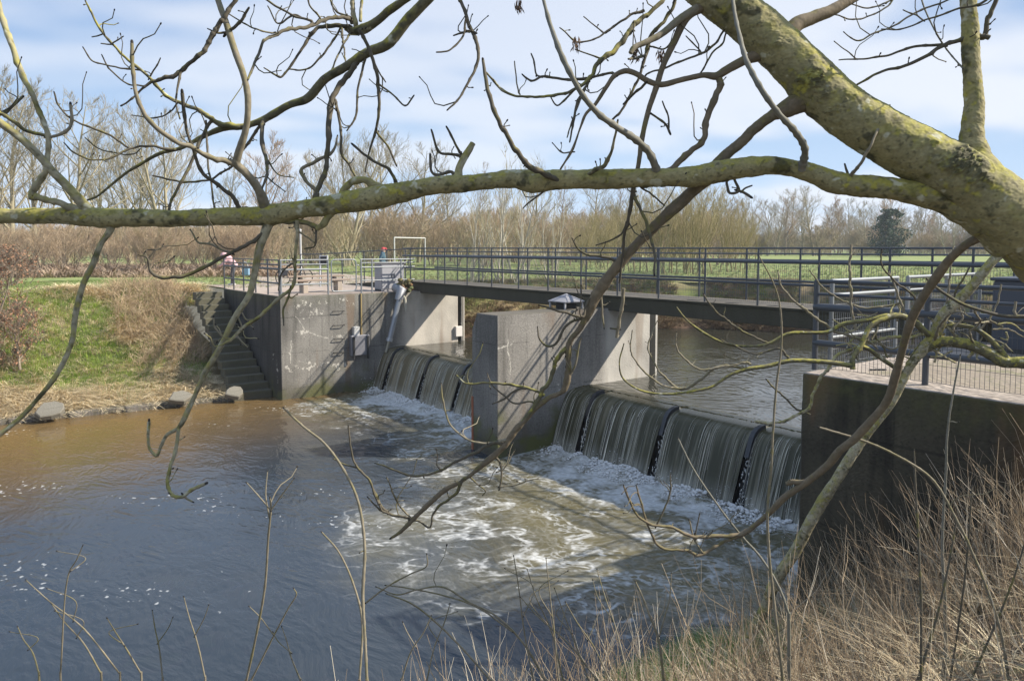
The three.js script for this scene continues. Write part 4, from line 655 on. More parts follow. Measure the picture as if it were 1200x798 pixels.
{
  const up = clump(3, 16, 0.30, 0.13, 0.018, 0.55), mat2 = clump(4, 18, 0.42, 0.15, 0.016, 1.25), r = random(61), A = [], B = [], C = [];
  for (let k = 0; k < 26000; k++) {
    const x = lerp(-25.5, -42, r() ** 1.25), z = lerp(ZA + 0.1, 8, r() ** 1.1), d = toeX(z) - 0.3 - x; if (d < 0.05) continue; if (z < -7.35 && x > -31) continue;
    const y = hFar(x, z) - 0.03, n = fbm(x * 0.5, z * 0.5, 3, 4), strawZone = ss(2.3, 0.6, d + 1.2 * fbm(x * 0.9, z * 0.9, 8, 2)), browny = ss(-2.2, 0.8, z + 0.6 * n * 4) * 0.8 + ss(3.0, 4.5, d) * ss(7.5, 6, d) * ss(-4.2, -5.6, z) * 0.6, green = ss(-0.18, 0.14, n - 0.30 * strawZone - 0.34 * browny + 0.19) , v = 0.75 + 0.5 * r();
    if (d > 8) { if (r() < 0.6) C.push([x, y, z, r() * 6, 0.5 + 0.3 * r(), mix3([0.14, 0.24, 0.04], [0.28, 0.33, 0.09], r())]); continue; }
    if (r() < green * 0.82) A.push([x, y, z, r() * 6, 0.6 + 0.6 * r(), mix3([0.18 * v, 0.31 * v, 0.03], [0.38 * v, 0.46 * v, 0.08], r())]);
    else B.push([x, y, z, r() * 6, 0.75 + 0.7 * r() + 0.3 * strawZone, mix3([0.72 * v, 0.60 * v, 0.38 * v], [0.52 * v, 0.40 * v, 0.25 * v], ss(-0.2, 0.5, browny * 0.8 + r() - 0.75))]);
  }
  scatter('grass', 'fresh green grass growing on the far river bank', up, leafMat, [...A, ...C]);
  scatter('dry_grass', 'matted straw coloured grass hanging over the far bank kerb', mat2, dryMat, B);
  const M = []; for (let k = 0; k < 16000; k++) { const u = lerp(-80, 1200, r()), d = 27 + 45 * r() ** 1.6, q = P(u, 291, d); if (q.x > -30 && q.z > -18 || q.x > -24 && q.z > -33 || q.z > -9) continue; M.push([q.x, 3.39, q.z, r() * 6, 0.35 + 0.5 * r(), r() < 0.7 ? mix3([0.11, 0.17, 0.04], [0.21, 0.24, 0.075], r()) : [0.34, 0.28, 0.15]]); }
  scatter('grass', 'short green meadow grass beyond the footbridge railing', up, leafMat, M);
  const BR = []; for (let k = 0; k < 3600; k++) { const u = lerp(-150, 345, r()), d = 41.5 + 20 * r() ** 0.8, q = P(u, 291, d), v = 0.65 + 0.5 * r(); if (q.x > -36 && q.z < -9.5) continue; BR.push([q.x, 3.38, q.z, r() * 6, 1.1 + 1.6 * r(), mix3([0.46 * v, 0.35 * v, 0.24 * v], [0.32 * v, 0.225 * v, 0.155 * v], r()), 0, 0, 0.4 + 0.5 * r()]); }
  scatter('undergrowth', 'low dead brown brush at the foot of the hedge behind the far bank', clump(19, 20, 0.42, 0.22, 0.03, 0.9), dryMat, BR);
  const U = [], U2 = []; for (let k = 0; k < 5200; k++) { const s = r() * 0.62, i = s * (UPB.length - 1), a = UPB[Math.floor(i)], b = UPB[Math.min(UPB.length - 1, Math.floor(i) + 1)], t = i % 1, nx = b[1] - a[1], nz = -(b[0] - a[0]), l = Math.hypot(nx, nz), d = 0.25 + 3.8 * r(), x = lerp(a[0], b[0], t) + nx / l * d, z = lerp(a[1], b[1], t) + nz / l * d, y = 1.22 + 2.2 * ss(-0.4, 2.9, d); if (x > -24.9 && z > -17.6 && d < 1) continue; (r() < 0.45 * ss(0.6, 2, d) + 0.05 ? U : U2).push([x, y, z, r() * 6, 0.6 + 0.7 * r(), r() < 0.4 * ss(0.6, 2, d) ? mix3([0.09, 0.15, 0.03], [0.2, 0.24, 0.06], r()) : mix3([0.33, 0.25, 0.14], [0.20, 0.13, 0.08], r())]); }
  scatter('grass', 'green grass on the upstream bank under the footbridge', up, leafMat, U); scatter('dry_grass', 'dry brown grass on the upstream bank under the footbridge', mat2, dryMat, U2);
}
function stalk(seed, bend, sides = 3, forks = 0) { // unit-high dry stem
  const r = random(seed), m = new MB(), pts = [], n = 6; for (let k = 0; k <= n; k++) { const t = k / n; pts.push(V(bend * t * t + 0.012 * (r() - 0.5), t * (1 - 0.25 * bend * t), 0.012 * (r() - 0.5))); }
  m.tube(pts, pts.map((_, k) => 0.0034 * (1 - 0.75 * k / n)), sides, [1, 1, 1], false);
  for (let f = 0; f < forks; f++) { const k = 2 + Math.floor(r() * 3), a = r() * TAU, L = 0.12 + 0.22 * r(), o = pts[k]; m.tube([o, V(o.x + Math.cos(a) * L * 0.4, o.y + L * 0.55, o.z + Math.sin(a) * L * 0.4), V(o.x + Math.cos(a) * L * 0.55, o.y + L, o.z + Math.sin(a) * L * 0.55)], [0.0018, 0.0014, 0.0008], 3, [1, 1, 1], false); }
  return m.geo();
}
{ // dry stalks on the near bank, and the tangle along the stairs
  const r = random(77), kinds = [0, 1, 2, 3, 4].map(() => []), col = () => { const v = 0.6 + 0.6 * r(), k = r(); return k < 0.62 ? mix3([0.50 * v, 0.39 * v, 0.255 * v], [0.36 * v, 0.265 * v, 0.17 * v], r()) : k < 0.82 ? [0.22 * v, 0.165 * v, 0.105 * v] : [0.68 * v, 0.60 * v, 0.46 * v]; };
  const left = Math.atan2(-RT.z, -RT.x);
  for (let k = 0; k < 9500; k++) {
    const x = lerp(-5.7, 1.0, r()), z = lerp(-8.75, -2.2, r() ** 0.9), dep = -x * 0.797 - z * 0.604, lat = x * 0.604 - z * 0.797, u = 600 + F * lat / dep;
    if (dep < 3.3 || u > 1330 || u < 520) continue; const cover = ss(-5.8, -4.4, x + 0.5 * pn(x, z, 1)) * (0.55 + 0.45 * ss(-6.8, -8.2, z) + 0.3 * pn(x * 1.3, z * 1.3, 6)); if (r() > cover + 0.12) continue;
    const hgt = (0.45 + 0.75 * r() ** 1.3) * (0.72 + 0.62 * ss(-5.5, -8.4, z)) * (0.8 + 0.3 * ss(-5, -2.5, x)), tilt = 0.10 + 0.9 * r() ** 2.2 + 0.15 * r();
    kinds[Math.floor(r() * 5)].push([x, hNear(x, z) - 0.05, z, r() * TAU, hgt * 1.0, col(), tilt, left + (r() - 0.5) * (r() < 0.3 ? 6 : 2.2)]);
  }
  for (let k = 0; k < 700; k++) { const x = lerp(-5.6, -2.4, r()), z = lerp(-5.2, 0.6, r()), dep = -x * 0.797 - z * 0.604; if (dep < 2.6) continue; kinds[3 + Math.floor(r() * 2)].push([x, hNear(x, z) - 0.05, z, r() * TAU, 0.6 + 0.9 * r(), col(), 0.05 + 0.35 * r(), r() * TAU]); }
  kinds.forEach((s, k) => scatter('dry_stalks', ['upright dry tan stalks crowding the near bank below the dark wall', 'bent dry tan stalks crowding the near bank below the dark wall', 'straight dry stalks on the near bank', 'branching dry weed stems on the near bank', 'branching bent dry weed stems on the near bank'][k], stalk(80 + k, [0.1, 0.4, 0.02, 0.12, 0.3][k], 3, [0, 0, 0, 4, 5][k]), dryMat, s));
  const T = [[], []]; for (let k = 0; k < 1250; k++) { const x = lerp(-27.8, -33.5, r()), z = lerp(-7.4, -5.0, r() ** 1.3); const d = toeX(z) - x; if (d < 2.6) continue; if (fbm(x * 0.6, z * 0.6, 5, 2) + ss(-3.2, -6.5, z) * 0.9 + 0.45 * ss(2.5, 5, d) - 0.75 < r() * 0.5 - 0.3) continue; const v = 0.6 + 0.6 * r(); T[k & 1].push([x, hFar(x, z) - 0.05, z, r() * TAU, 0.42 + 0.62 * r(), mix3([0.60 * v, 0.47 * v, 0.30 * v], [0.38 * v, 0.27 * v, 0.17 * v], r()), 0.1 + 0.75 * r(), r() * TAU]); }
  const thick = (g) => g; T.forEach((s, k) => scatter('dry_stalks', k ? 'tangle of dry brown brambles beside the stone stairs, lower half' : 'tangle of dry brown brambles beside the stone stairs', (() => { const m = new MB(), q = random(95 + k); for (let j = 0; j < 4; j++) { const a = q() * TAU, b = 0.2 + 0.5 * q(), L = 0.6 + 0.4 * q(), pts = []; for (let i = 0; i <= 5; i++) { const t = i / 5; pts.push(V(Math.cos(a) * b * t * t * L + 0.03 * (q() - 0.5), L * (t - 0.35 * b * t * t), Math.sin(a) * b * t * t * L + 0.03 * (q() - 0.5))); } m.tube(pts, pts.map((_, i) => 0.011 * (1 - i / 7)), 3, [1, 1, 1], false); } return m.geo(); })(), dryMat, s));
  // litter and a few green tufts by the water
  const leaf = new THREE.PlaneGeometry(0.036, 0.02, 2, 1); { const p = leaf.attributes.position; for (let k = 0; k < p.count; k++) p.setZ(k, Math.abs(p.getX(k)) * 0.35); leaf.rotateX(-Math.PI / 2); }
  const L = []; for (let k = 0; k < 9000; k++) { const x = lerp(-5.6, 1, r()), z = lerp(-8.7, -2.5, r()), v = 0.5 + 0.8 * r(); L.push([x, hNear(x, z) + 0.012 + 0.03 * r(), z, r() * TAU, 0.6 + 0.9 * r(), mix3([0.22 * v, 0.155 * v, 0.10 * v], [0.12 * v, 0.08 * v, 0.05 * v], r()), 0.6 * (r() - 0.3), r() * TAU]); }
  scatter('leaves', 'dead brown leaves lying between the stalks on the near bank', leaf, dryMat, L);
  const mb = clump(14, 18, 0.42, 0.12, 0.008, 1.35), D = []; for (let k = 0; k < 700; k++) { const x = lerp(-5.8, 1, r()), z = lerp(-8.75, -2.6, r()), v = 0.6 + 0.6 * r(); if (x - nearEdge(z) < 0.12 || pn(x * 0.9, z * 0.9, 8) < -0.12) continue; D.push([x, hNear(x, z) - 0.02, z, r() * TAU, 0.6 + 0.9 * r(), mix3([0.56 * v, 0.47 * v, 0.30 * v], [0.36 * v, 0.28 * v, 0.17 * v], r())]); }
  scatter('dry_grass', 'matted pale dead grass between the stalks of the near bank', mb, dryMat, D);
  const g = clump(12, 22, 0.2, 0.10, 0.006, 0.8), G = []; for (let k = 0; k < 2600; k++) { const z = lerp(-8.6, -3.5, r()), x = nearEdge(z) + 0.12 + 1.5 * r() ** 1.6; if (pn(x * 1.4, z * 1.4, 3) + 0.45 * ss(-5.2, -5.9, z) * ss(-8.2, -7.4, z) < 0.08) continue; G.push([x, hNear(x, z) - 0.02, z, r() * TAU, 0.9 + 0.9 * r(), mix3([0.12, 0.24, 0.025], [0.30, 0.38, 0.08], r())]); }
  scatter('grass', 'bright green grass tufts at the water edge of the near bank', g, leafMat, G);
}

// ---------------------------------------------------------------- bare trees, bushes and woodland behind
function bareTree(seed, o) { // o: H, base (share of bare trunk), spread, up, r, n1, n2, n3, twig
  const r = random(seed), trunk = new MB(), crown = new MB(), H = o.H;
  const shoot = (p, dir, L, rad, level, m, sides, seg) => {
    const pts = [p.clone()], rs = [rad], d = dir.clone(), q = p.clone();
    for (let k = 1; k <= seg; k++) { d.x += (r() - 0.5) * o.wig; d.z += (r() - 0.5) * o.wig; d.y += (r() - 0.5) * o.wig * 0.6 + (level ? o.up / seg : 0.02); d.normalize(); q.addScaledVector(d, L / seg); pts.push(q.clone()); rs.push(rad * (1 - (level ? 0.82 : 0.9) * k / seg)); }
    m.tube(pts, rs, sides, [1, 1, 1], false); return { pts, rs };
  };
  const kids = (b, n, from, ang, Lfn, lev, f) => { for (let k = 0; k < n; k++) { const t = from + (1 - from) * ((k + r()) / n), i = Math.min(b.pts.length - 2, Math.floor(t * (b.pts.length - 1))), ft = t * (b.pts.length - 1) - i, p = b.pts[i].clone().lerp(b.pts[i + 1], ft), ax = b.pts[i + 1].clone().sub(b.pts[i]).normalize(), az = r() * TAU, side = V(Math.cos(az), 0.15 * (r() - 0.3), Math.sin(az)); side.addScaledVector(ax, -side.dot(ax)).normalize(); const a = ang * (0.7 + 0.6 * r()), d = ax.clone().multiplyScalar(Math.cos(a)).addScaledVector(side, Math.sin(a)); f(p, d, Lfn(t), lerp(b.rs[i], b.rs[i + 1], ft), t); } };
  const stems = o.stems || 1;
  for (let s = 0; s < stems; s++) {
    const lean = stems > 1 ? 0.35 : 0.04, T = shoot(V((r() - 0.5) * 0.5 * (stems - 1), -0.2, (r() - 0.5) * 0.5 * (stems - 1)), V((r() - 0.5) * lean, 1, (r() - 0.5) * lean).normalize(), H * (0.85 + 0.15 * r()), o.r, 0, trunk, 7, 9);
    kids(T, o.n1, o.base, o.ang, (t) => H * o.spread * (1.05 - 0.75 * (t - o.base) / (1 - o.base)) * (0.75 + 0.5 * r()), 1, (p, d, L, rr) => {
      const b1 = shoot(p, d, L, Math.min(rr * 0.62, o.r * 0.5), 1, trunk, 5, 6);
      kids(b1, o.n2, 0.22, 0.75, (t) => L * 0.52 * (1.1 - 0.6 * t) * (0.6 + 0.6 * r()), 2, (p2, d2, L2, r2) => {
        const b2 = shoot(p2, d2, L2, Math.max(r2 * 0.6, o.twig * 1.8), 2, crown, 3, 4);
        kids(b2, o.n3, 0.12, 0.7, (t) => Math.max(0.35, L2 * 0.5) * (0.5 + 0.7 * r()), 3, (p3, d3, L3) => { const b3 = shoot(p3, d3, L3, o.twig, 3, crown, 3, 2); if (o.n4) kids(b3, o.n4, 0.2, 0.6, () => L3 * 0.5, 4, (p4, d4, L4) => shoot(p4, d4, L4, o.twig * 0.7, 4, crown, 3, 1)); });
      });
    });
  }
  return { trunk: trunk.geo(), crown: crown.geo() };
}
const barkA = std(0.30, 0.265, 0.175, 0.95), barkB = std(0.24, 0.195, 0.145, 0.95), barkPale = std(0.46, 0.43, 0.34, 0.9), twigA = std(0.33, 0.29, 0.205, 0.95), twigB = std(0.33, 0.265, 0.20, 0.95), twigOr = std(0.42, 0.29, 0.175, 0.95), twigOl = std(0.38, 0.315, 0.165, 0.95);
const KINDS = {
  broad: [barkA, twigA, { H: 13, base: 0.22, spread: 0.46, up: 0.4, r: 0.24, n1: 15, n2: 8, n3: 6, n4: 3, ang: 0.85, wig: 0.22, twig: 0.014 }],
  tall: [barkA, twigA, { H: 13, base: 0.2, spread: 0.31, up: 0.55, r: 0.19, n1: 22, n2: 7, n3: 6, n4: 3, ang: 0.7, wig: 0.2, twig: 0.013 }],
  forked: [barkA, twigA, { H: 13, base: 0.12, spread: 0.5, up: 0.65, r: 0.22, n1: 13, n2: 9, n3: 6, n4: 3, ang: 0.65, wig: 0.26, twig: 0.014, stems: 2 }],
  orange: [barkB, twigOr, { H: 13, base: 0.2, spread: 0.38, up: 0.5, r: 0.2, n1: 18, n2: 9, n3: 7, n4: 2, ang: 0.75, wig: 0.2, twig: 0.014 }],
  pole: [barkB, twigB, { H: 13, base: 0.45, spread: 0.25, up: 0.45, r: 0.13, n1: 16, n2: 6, n3: 5, n4: 1, ang: 0.6, wig: 0.18, twig: 0.013 }],
  pale: [barkPale, std(0.40, 0.36, 0.22, 0.9), { H: 6, base: 0.12, spread: 0.38, up: 0.9, r: 0.055, n1: 10, n2: 4, n3: 2, n4: 0, ang: 0.6, wig: 0.16, twig: 0.007, stems: 3 }],
  willow: [std(0.27, 0.23, 0.12, 0.9), twigOl, { H: 7, base: 0.05, spread: 0.55, up: 0.75, r: 0.07, n1: 9, n2: 6, n3: 5, n4: 1, ang: 0.6, wig: 0.22, twig: 0.010, stems: 6 }],
  bush: [barkB, std(0.41, 0.31, 0.205, 0.95), { H: 3.2, base: 0.05, spread: 0.7, up: 0.6, r: 0.045, n1: 8, n2: 6, n3: 6, n4: 1, ang: 0.8, wig: 0.35, twig: 0.008, stems: 6 }],
  brushy: [barkA, std(0.38, 0.31, 0.19, 0.95), { H: 3.2, base: 0.1, spread: 0.65, up: 0.75, r: 0.06, n1: 9, n2: 7, n3: 5, n4: 1, ang: 0.75, wig: 0.3, twig: 0.008, stems: 4 }],
};
const made = {};
const ORD = ['first', 'second', 'third', 'fourth', 'fifth', 'sixth', 'seventh', 'eighth', 'ninth', 'tenth', 'eleventh', 'twelfth', 'thirteenth', 'fourteenth', 'fifteenth', 'sixteenth', 'seventeenth', 'eighteenth', 'nineteenth', 'twentieth', 'twenty-first', 'twenty-second', 'twenty-third', 'twenty-fourth'];
function plantTree(kind, variant, name, category, u, d, H, label, group, gy = 3.36) {
  const [bm, tm, o] = KINDS[kind], key = kind + variant, q = P(u, 291, d), r = random(Math.round(u * 7 + d * 13)), s = H / o.H, turn = r() * TAU;
  if (!made[key]) { const g = bareTree(kind.length * 31 + kind.charCodeAt(0) * 7 + variant * 17, o), t = thing(name, label, category, [q.x, gy, q.z], turn, group); mesh('trunk', g.trunk, bm, t); mesh('crown', g.crown, tm, t); t.scale.setScalar(s); return made[key] = t; }
  const c = made[key].clone(); c.name = numbered(name); c.position.set(q.x, gy, q.z); c.rotation.y = turn; c.scale.set(s * (0.9 + 0.2 * r()), s, s * (0.9 + 0.2 * r())); scene.add(c); tag(c, label, category, group); return c;
}
const HH = (vt, d) => EYE + (291 - vt) * d / F - 3.36;
{
  const G1 = 'bare trees in the row behind the far bank';
  const rows = [[-14, 62, 57, 'tall', 0], [14, 78, 60, 'tall', 1], [44, 100, 63, 'tall', 0], [76, 112, 66, 'broad', 0], [112, 140, 72, 'tall', 1], [152, 150, 84, 'forked', 0], [266, 172, 92, 'tall', 0], [340, 188, 96, 'pole', 0], [372, 168, 80, 'tall', 1], [430, 178, 90, 'broad', 1], [490, 170, 84, 'broad', 0], [528, 186, 92, 'tall', 0], [556, 196, 98, 'pole', 0], [590, 200, 94, 'pole', 1], [622, 196, 100, 'broad', 1], [655, 200, 96, 'pole', 0], [688, 206, 100, 'broad', 0], [722, 204, 104, 'pole', 1], [752, 210, 108, 'broad', 1], [790, 214, 110, 'pole', 0], [824, 216, 116, 'broad', 0], [858, 226, 120, 'pole', 1]];
  rows.forEach(([u, v, d, kind, k], i) => plantTree(kind, k, 'bare_tree', 'tree', u, d, HH(v, d), `${kind === 'pole' ? 'slender bare' : kind === 'broad' ? 'round-crowned bare' : 'bare'} tree, ${ORD[i]} from the left in the row behind the far bank`, G1));
  const lone = [[200, 116, 74, 'forked', 0, 'tall forked bare tree rising above the mossy limb left of the far platform'], [312, 162, 78, 'orange', 0, 'bare tree with an orange brown crown behind the far platform'], [405, 150, 70, 'forked', 1, 'bare tree with a low fork behind the galvanised gate'], [455, 160, 80, 'broad', 0, 'round-crowned bare tree right behind the white goal frame']];
  for (const [u, v, d, kind, k, label] of lone) plantTree(kind, k, 'bare_tree', 'tree', u, d, HH(v, d), label);
  for (const [u, d, H, label] of [[562, 33, 5.2, 'pale slender sapling clump on the upstream bank, nearest the far abutment'], [588, 34, 5.9, 'tall pale sapling clump on the upstream bank behind the bridge railing'], [612, 34.5, 5.4, 'pale sapling clump on the upstream bank above the pier nose'], [648, 36, 4.6, 'small pale sapling clump on the upstream bank left of the vent cowl']]) plantTree('pale', Math.round(u) % 3, 'sapling', 'sapling', u, d, H + 1, label, null, 2.3);
  const G2 = 'willow bushes behind the footbridge railing'; [[690, 256, 62], [715, 246, 58], [745, 232, 52], [772, 222, 48], [800, 226, 50], [826, 218, 47], [852, 234, 52], [874, 250, 58]].forEach(([u, v, d], i) => plantTree('willow', u % 2, 'willow_bush', 'bush', u, d, HH(v, d), `olive twiggy willow bush, ${ORD[i]} from the left behind the footbridge railing`, G2));
  const G3 = 'brown bushes in the hedge behind the far bank'; for (let k = 0; k < 22; k++) { const r = random(k + 300), u = -30 + k * 17 + 8 * r(), d = 46 + 12 * r(); plantTree(k % 3 ? 'bush' : 'brushy', k % 2, 'hedge_bush', 'bush', u, d, HH(272 - 10 * r(), d), 'bare reddish brown bush in the hedge behind the far bank', G3); }
  const G4 = 'undergrowth bushes below the trees behind the footbridge'; for (let k = 0; k < 30; k++) { const r = random(k + 500), u = 330 + k * 17 + 8 * r(), d = 66 + 26 * r(); plantTree(k % 2 ? 'bush' : 'brushy', k % 2, 'undergrowth_bush', 'bush', u, d, HH(258 - 14 * r(), d), 'bare brown bush in the undergrowth behind the footbridge', G4); }
  const G5 = 'bare trees of the far wood on the right'; for (let k = 0; k < 34; k++) { const r = random(k + 700), u = 862 + k * 11 + 6 * r(), d = 150 + 50 * r(), v = 228 + 14 * r() + (u > 1050 ? 8 : 0) - (Math.abs(u - 945) < 20 ? 10 : 0); plantTree(['broad', 'tall', 'orange'][k % 5 === 0 ? 2 : k % 2], k % 2 ? 1 : 0, 'wood_tree', 'tree', u, d, HH(v, d), 'bare tree at the edge of the far wood on the right', G5); }
  // the wood behind, one mass
  const g = mergeGeometries([bareTree(901, { ...KINDS.broad[2], n1: 12, n2: 6, n3: 5, n4: 0, twig: 0.035 })].map((q) => mergeGeometries([q.trunk, q.crown]))), S = [], r = random(88);
  for (let k = 0; k < 420; k++) { const u = lerp(-260, 1500, r()), d = lerp(110, 270, r()) + (u > 860 ? 75 : 0), q = P(u, 291, d), H = (7 + 4.5 * r()) * (u > 860 ? 1.25 : 1), v = 0.7 + 0.5 * r(); S.push([q.x, 3.3, q.z, r() * TAU, H / 13, r() < 0.7 ? [0.31 * v, 0.26 * v, 0.195 * v] : [0.37 * v, 0.28 * v, 0.18 * v], 0, 0]); }
  scatter('woodland', 'far brown leafless woodland along the horizon', g, new THREE.MeshStandardMaterial({ color: 0xffffff, roughness: 1 }), S);
  const bg = mergeGeometries([bareTree(911, { ...KINDS.bush[2], n4: 0, twig: 0.02 })].map((q) => mergeGeometries([q.trunk, q.crown]))), SB = []; for (let k = 0; k < 520; k++) { const u = lerp(-260, 1500, r()), d = lerp(95, 230, r() ** 1.2) + (u > 860 ? 60 : 0), q = P(u, 291, d), v = 0.7 + 0.5 * r(); SB.push([q.x, 3.3, q.z, r() * TAU, (0.7 + 0.6 * r()) * (d > 120 ? 1.5 : 1), mix3([0.39 * v, 0.29 * v, 0.205 * v], [0.39 * v, 0.33 * v, 0.20 * v], r())]); }
  scatter('undergrowth', 'far brown undergrowth below the woodland', bg, new THREE.MeshStandardMaterial({ color: 0xffffff, roughness: 1 }), SB);
}
function leafMass(seed, n, shape, size, colA, colB) { // many small leaf faces through a volume
  const r = random(seed), m = new MB(); for (let k = 0; k < n; k++) { const p = shape(r); if (!p) continue; const a = V(r() - 0.5, r() - 0.5, r() - 0.5).normalize(), b = a.clone().cross(V(r() - 0.5, r() - 0.5, r() - 0.5)).normalize(), s = size * (0.6 + 0.8 * r()), c = mix3(colA, colB, r()); m.tri(p.clone().addScaledVector(a, -s), p.clone().addScaledVector(b, s * 0.45), p.clone().addScaledVector(a, s), c); m.tri(p.clone().addScaledVector(a, -s), p.clone().addScaledVector(a, s), p.clone().addScaledVector(b, -s * 0.45), c); } return m.geo();
}
{ // ivy-dark evergreen in the far wood; copper beech scrub with last year's leaves on the left
  const q = P(1043, 291, 140), t = thing('evergreen_tree', 'dark green evergreen tree standing in the far bare wood', 'tree', [q.x, 3.36, q.z]), tr = bareTree(921, { ...KINDS.tall[2], H: 9, n4: 0 }); mesh('trunk', tr.trunk, barkB, t);
  mesh('crown', leafMass(31, 8000, (r) => { const y = 0.3 + 8.6 * r(), a = r() * TAU, R = 2.7 * Math.pow(Math.sin(Math.PI * clamp((y + 2.0) / 12)), 0.6) * (0.8 + 1.5 * pn(Math.cos(a) * 1.1, y * 0.55, Math.sin(a) * 1.1)), d = R * Math.sqrt(r()); const p = V(Math.cos(a) * d, y, Math.sin(a) * d); return pn(p.x * 0.7, p.y * 0.7, p.z * 0.7) < -0.12 ? null : p; }, 0.26, [0.025, 0.05, 0.022], [0.05, 0.085, 0.035]), vcol(0.7, { side: THREE.DoubleSide }), t);
  const sets = [[-44, 345, 25, 2.5], [-30, 400, 24, 1.8], [-4, 326, 31, 1.7], [-44, 440, 22.5, 1.5]], lab = ['copper leaved beech scrub at the left edge of the far bank, the tallest bush', 'copper leaved beech scrub low at the left edge of the far bank', 'copper leaved beech scrub behind the bank top near the left edge', 'copper leaved scrub hanging over the water at the left edge'];
  sets.forEach(([u, v, d, H], k) => { const p = P(u, v, d), gy = hFar(p.x, p.z), b = bareTree(940 + k, { ...KINDS.bush[2], H, n4: 0 }), bt = thing('beech_bush', lab[k], 'bush', [p.x, gy - 0.1, p.z]); mesh('stems', mergeGeometries([b.trunk, b.crown]), barkB, bt);
    const cp = b.crown.attributes.position; mesh('leaves', leafMass(50 + k, 2600, (r) => { const i = Math.floor(r() * cp.count); return V(cp.getX(i) + 0.1 * (r() - 0.5), cp.getY(i) + 0.1 * (r() - 0.5), cp.getZ(i) + 0.1 * (r() - 0.5)); }, 0.045, [0.36, 0.20, 0.11], [0.24, 0.12, 0.07]), vcol(0.9, { side: THREE.DoubleSide }), bt); });
}

// ---------------------------------------------------------------- the old ash leaning over the water in front
const limbDepth = (u) => 3.15 + 0.55 * clamp((1160 - u) / 1160) ** 1.2;
const CRUSTS = [[955, 94, 3.17, 0.085], [986, 124, 3.16, 0.06], [905, 28, 3.2, 0.07], [1118, 170, 3.08, 0.05], [1148, 188, 3.08, 0.07], [1085, 205, 3.08, 0.05], [925, 60, 3.18, 0.05], [1010, 95, 3.12, 0.07]].map(([u, v, d, r]) => [P(u, v, d - 0.12), r + 0.05]);
const crustAt = (x, y, z) => { let k = 0; for (const [c, r] of CRUSTS) { const d = Math.hypot(x - c.x, y - c.y, z - c.z) / r; if (d < 1.4) k = Math.max(k, ss(1.25, 0.5, d + 0.9 * fbm(x * 14, y * 14, z * 14, 3))); } return k; };
function barkColor(kind) { // moss lies on the upper sides, crusts and pale lichen in patches
  return (x, y, z, nx, ny, nz) => {
    const a = fbm(x * 5, y * 5, z * 5, 4), b = fbm(x * 28, y * 28, z * 28, 3), c = fbm(x * 80, y * 80, z * 80, 2);
    let col = mix3([0.305, 0.265, 0.13], [0.175, 0.158, 0.08], clamp(0.5 + a * 1.3 + b * 0.8));
    if (kind === 'twig') col = mix3([0.115, 0.098, 0.068], [0.055, 0.047, 0.035], clamp(0.5 + a + b));
    if (kind === 'pale') col = mix3([0.25, 0.215, 0.15], [0.125, 0.108, 0.075], clamp(0.5 + a + b));
    if (kind === 'sucker') col = mix3([0.21, 0.20, 0.165], [0.15, 0.145, 0.115], clamp(0.5 + a + b));
    if (kind === 'brown') col = mix3([0.185, 0.145, 0.092], [0.10, 0.08, 0.054], clamp(0.5 + a + b));
    if (kind === 'moss') col = mix3([0.145, 0.13, 0.072], [0.08, 0.073, 0.045], clamp(0.5 + a * 1.3 + b * 0.8));
    if (kind === 'lichen') col = mix3([0.36, 0.325, 0.22], [0.165, 0.145, 0.09], clamp(0.5 + a * 1.6 + b * 1.4));
    const k = { trunk: 1.1, limb: 1.5, lichen: 0.7, moss: 1.1, brown: 0.25, twig: 0.35, pale: 0.25, sucker: 0.05 }[kind] ?? 0.6;
    const moss = ss(0.20, 0.66, ny * 0.40 + a * 1.1 + b * 1.2 + 0.12) * k; col = mix3(col, mix3([0.22, 0.21, 0.055], [0.32, 0.285, 0.05], clamp(0.5 + b * 1.8)), clamp(moss * 0.92));
    if (k >= 0.6) { const d = ss(0.06, 0.26, fbm(x * 9 + 4, y * 9, z * 9, 4) - 0.09 + 0.4 * b); col = mix3(col, [0.045, 0.043, 0.022], d * 0.82); const sp = ss(0.16, 0.30, fbm(x * 46, y * 46 + 3, z * 46, 3)); col = mix3(col, [0.06, 0.055, 0.03], sp * 0.65); const ye = ss(0.0, 0.4, fbm(x * 13, y * 13, z * 13 + 5, 4) + 0.38 * ny); col = mix3(col, [0.32, 0.29, 0.075], ye * 0.55); const l = ss(0.24, 0.34, fbm(x * 17, y * 17 + 9, z * 17, 3)); col = mix3(col, [0.50, 0.49, 0.38], l * 0.65); }
    if (kind === 'trunk' || kind === 'limb') { const k2 = crustAt(x, y, z); if (k2 > 0) col = mix3(col, mix3([0.055, 0.052, 0.024], [0.22, 0.21, 0.06], ss(0.0, 0.35, b + c)), k2 * 0.9); }
    return col.map((q) => Math.max(0.01, q * (1 + 0.5 * c)));
  };
}
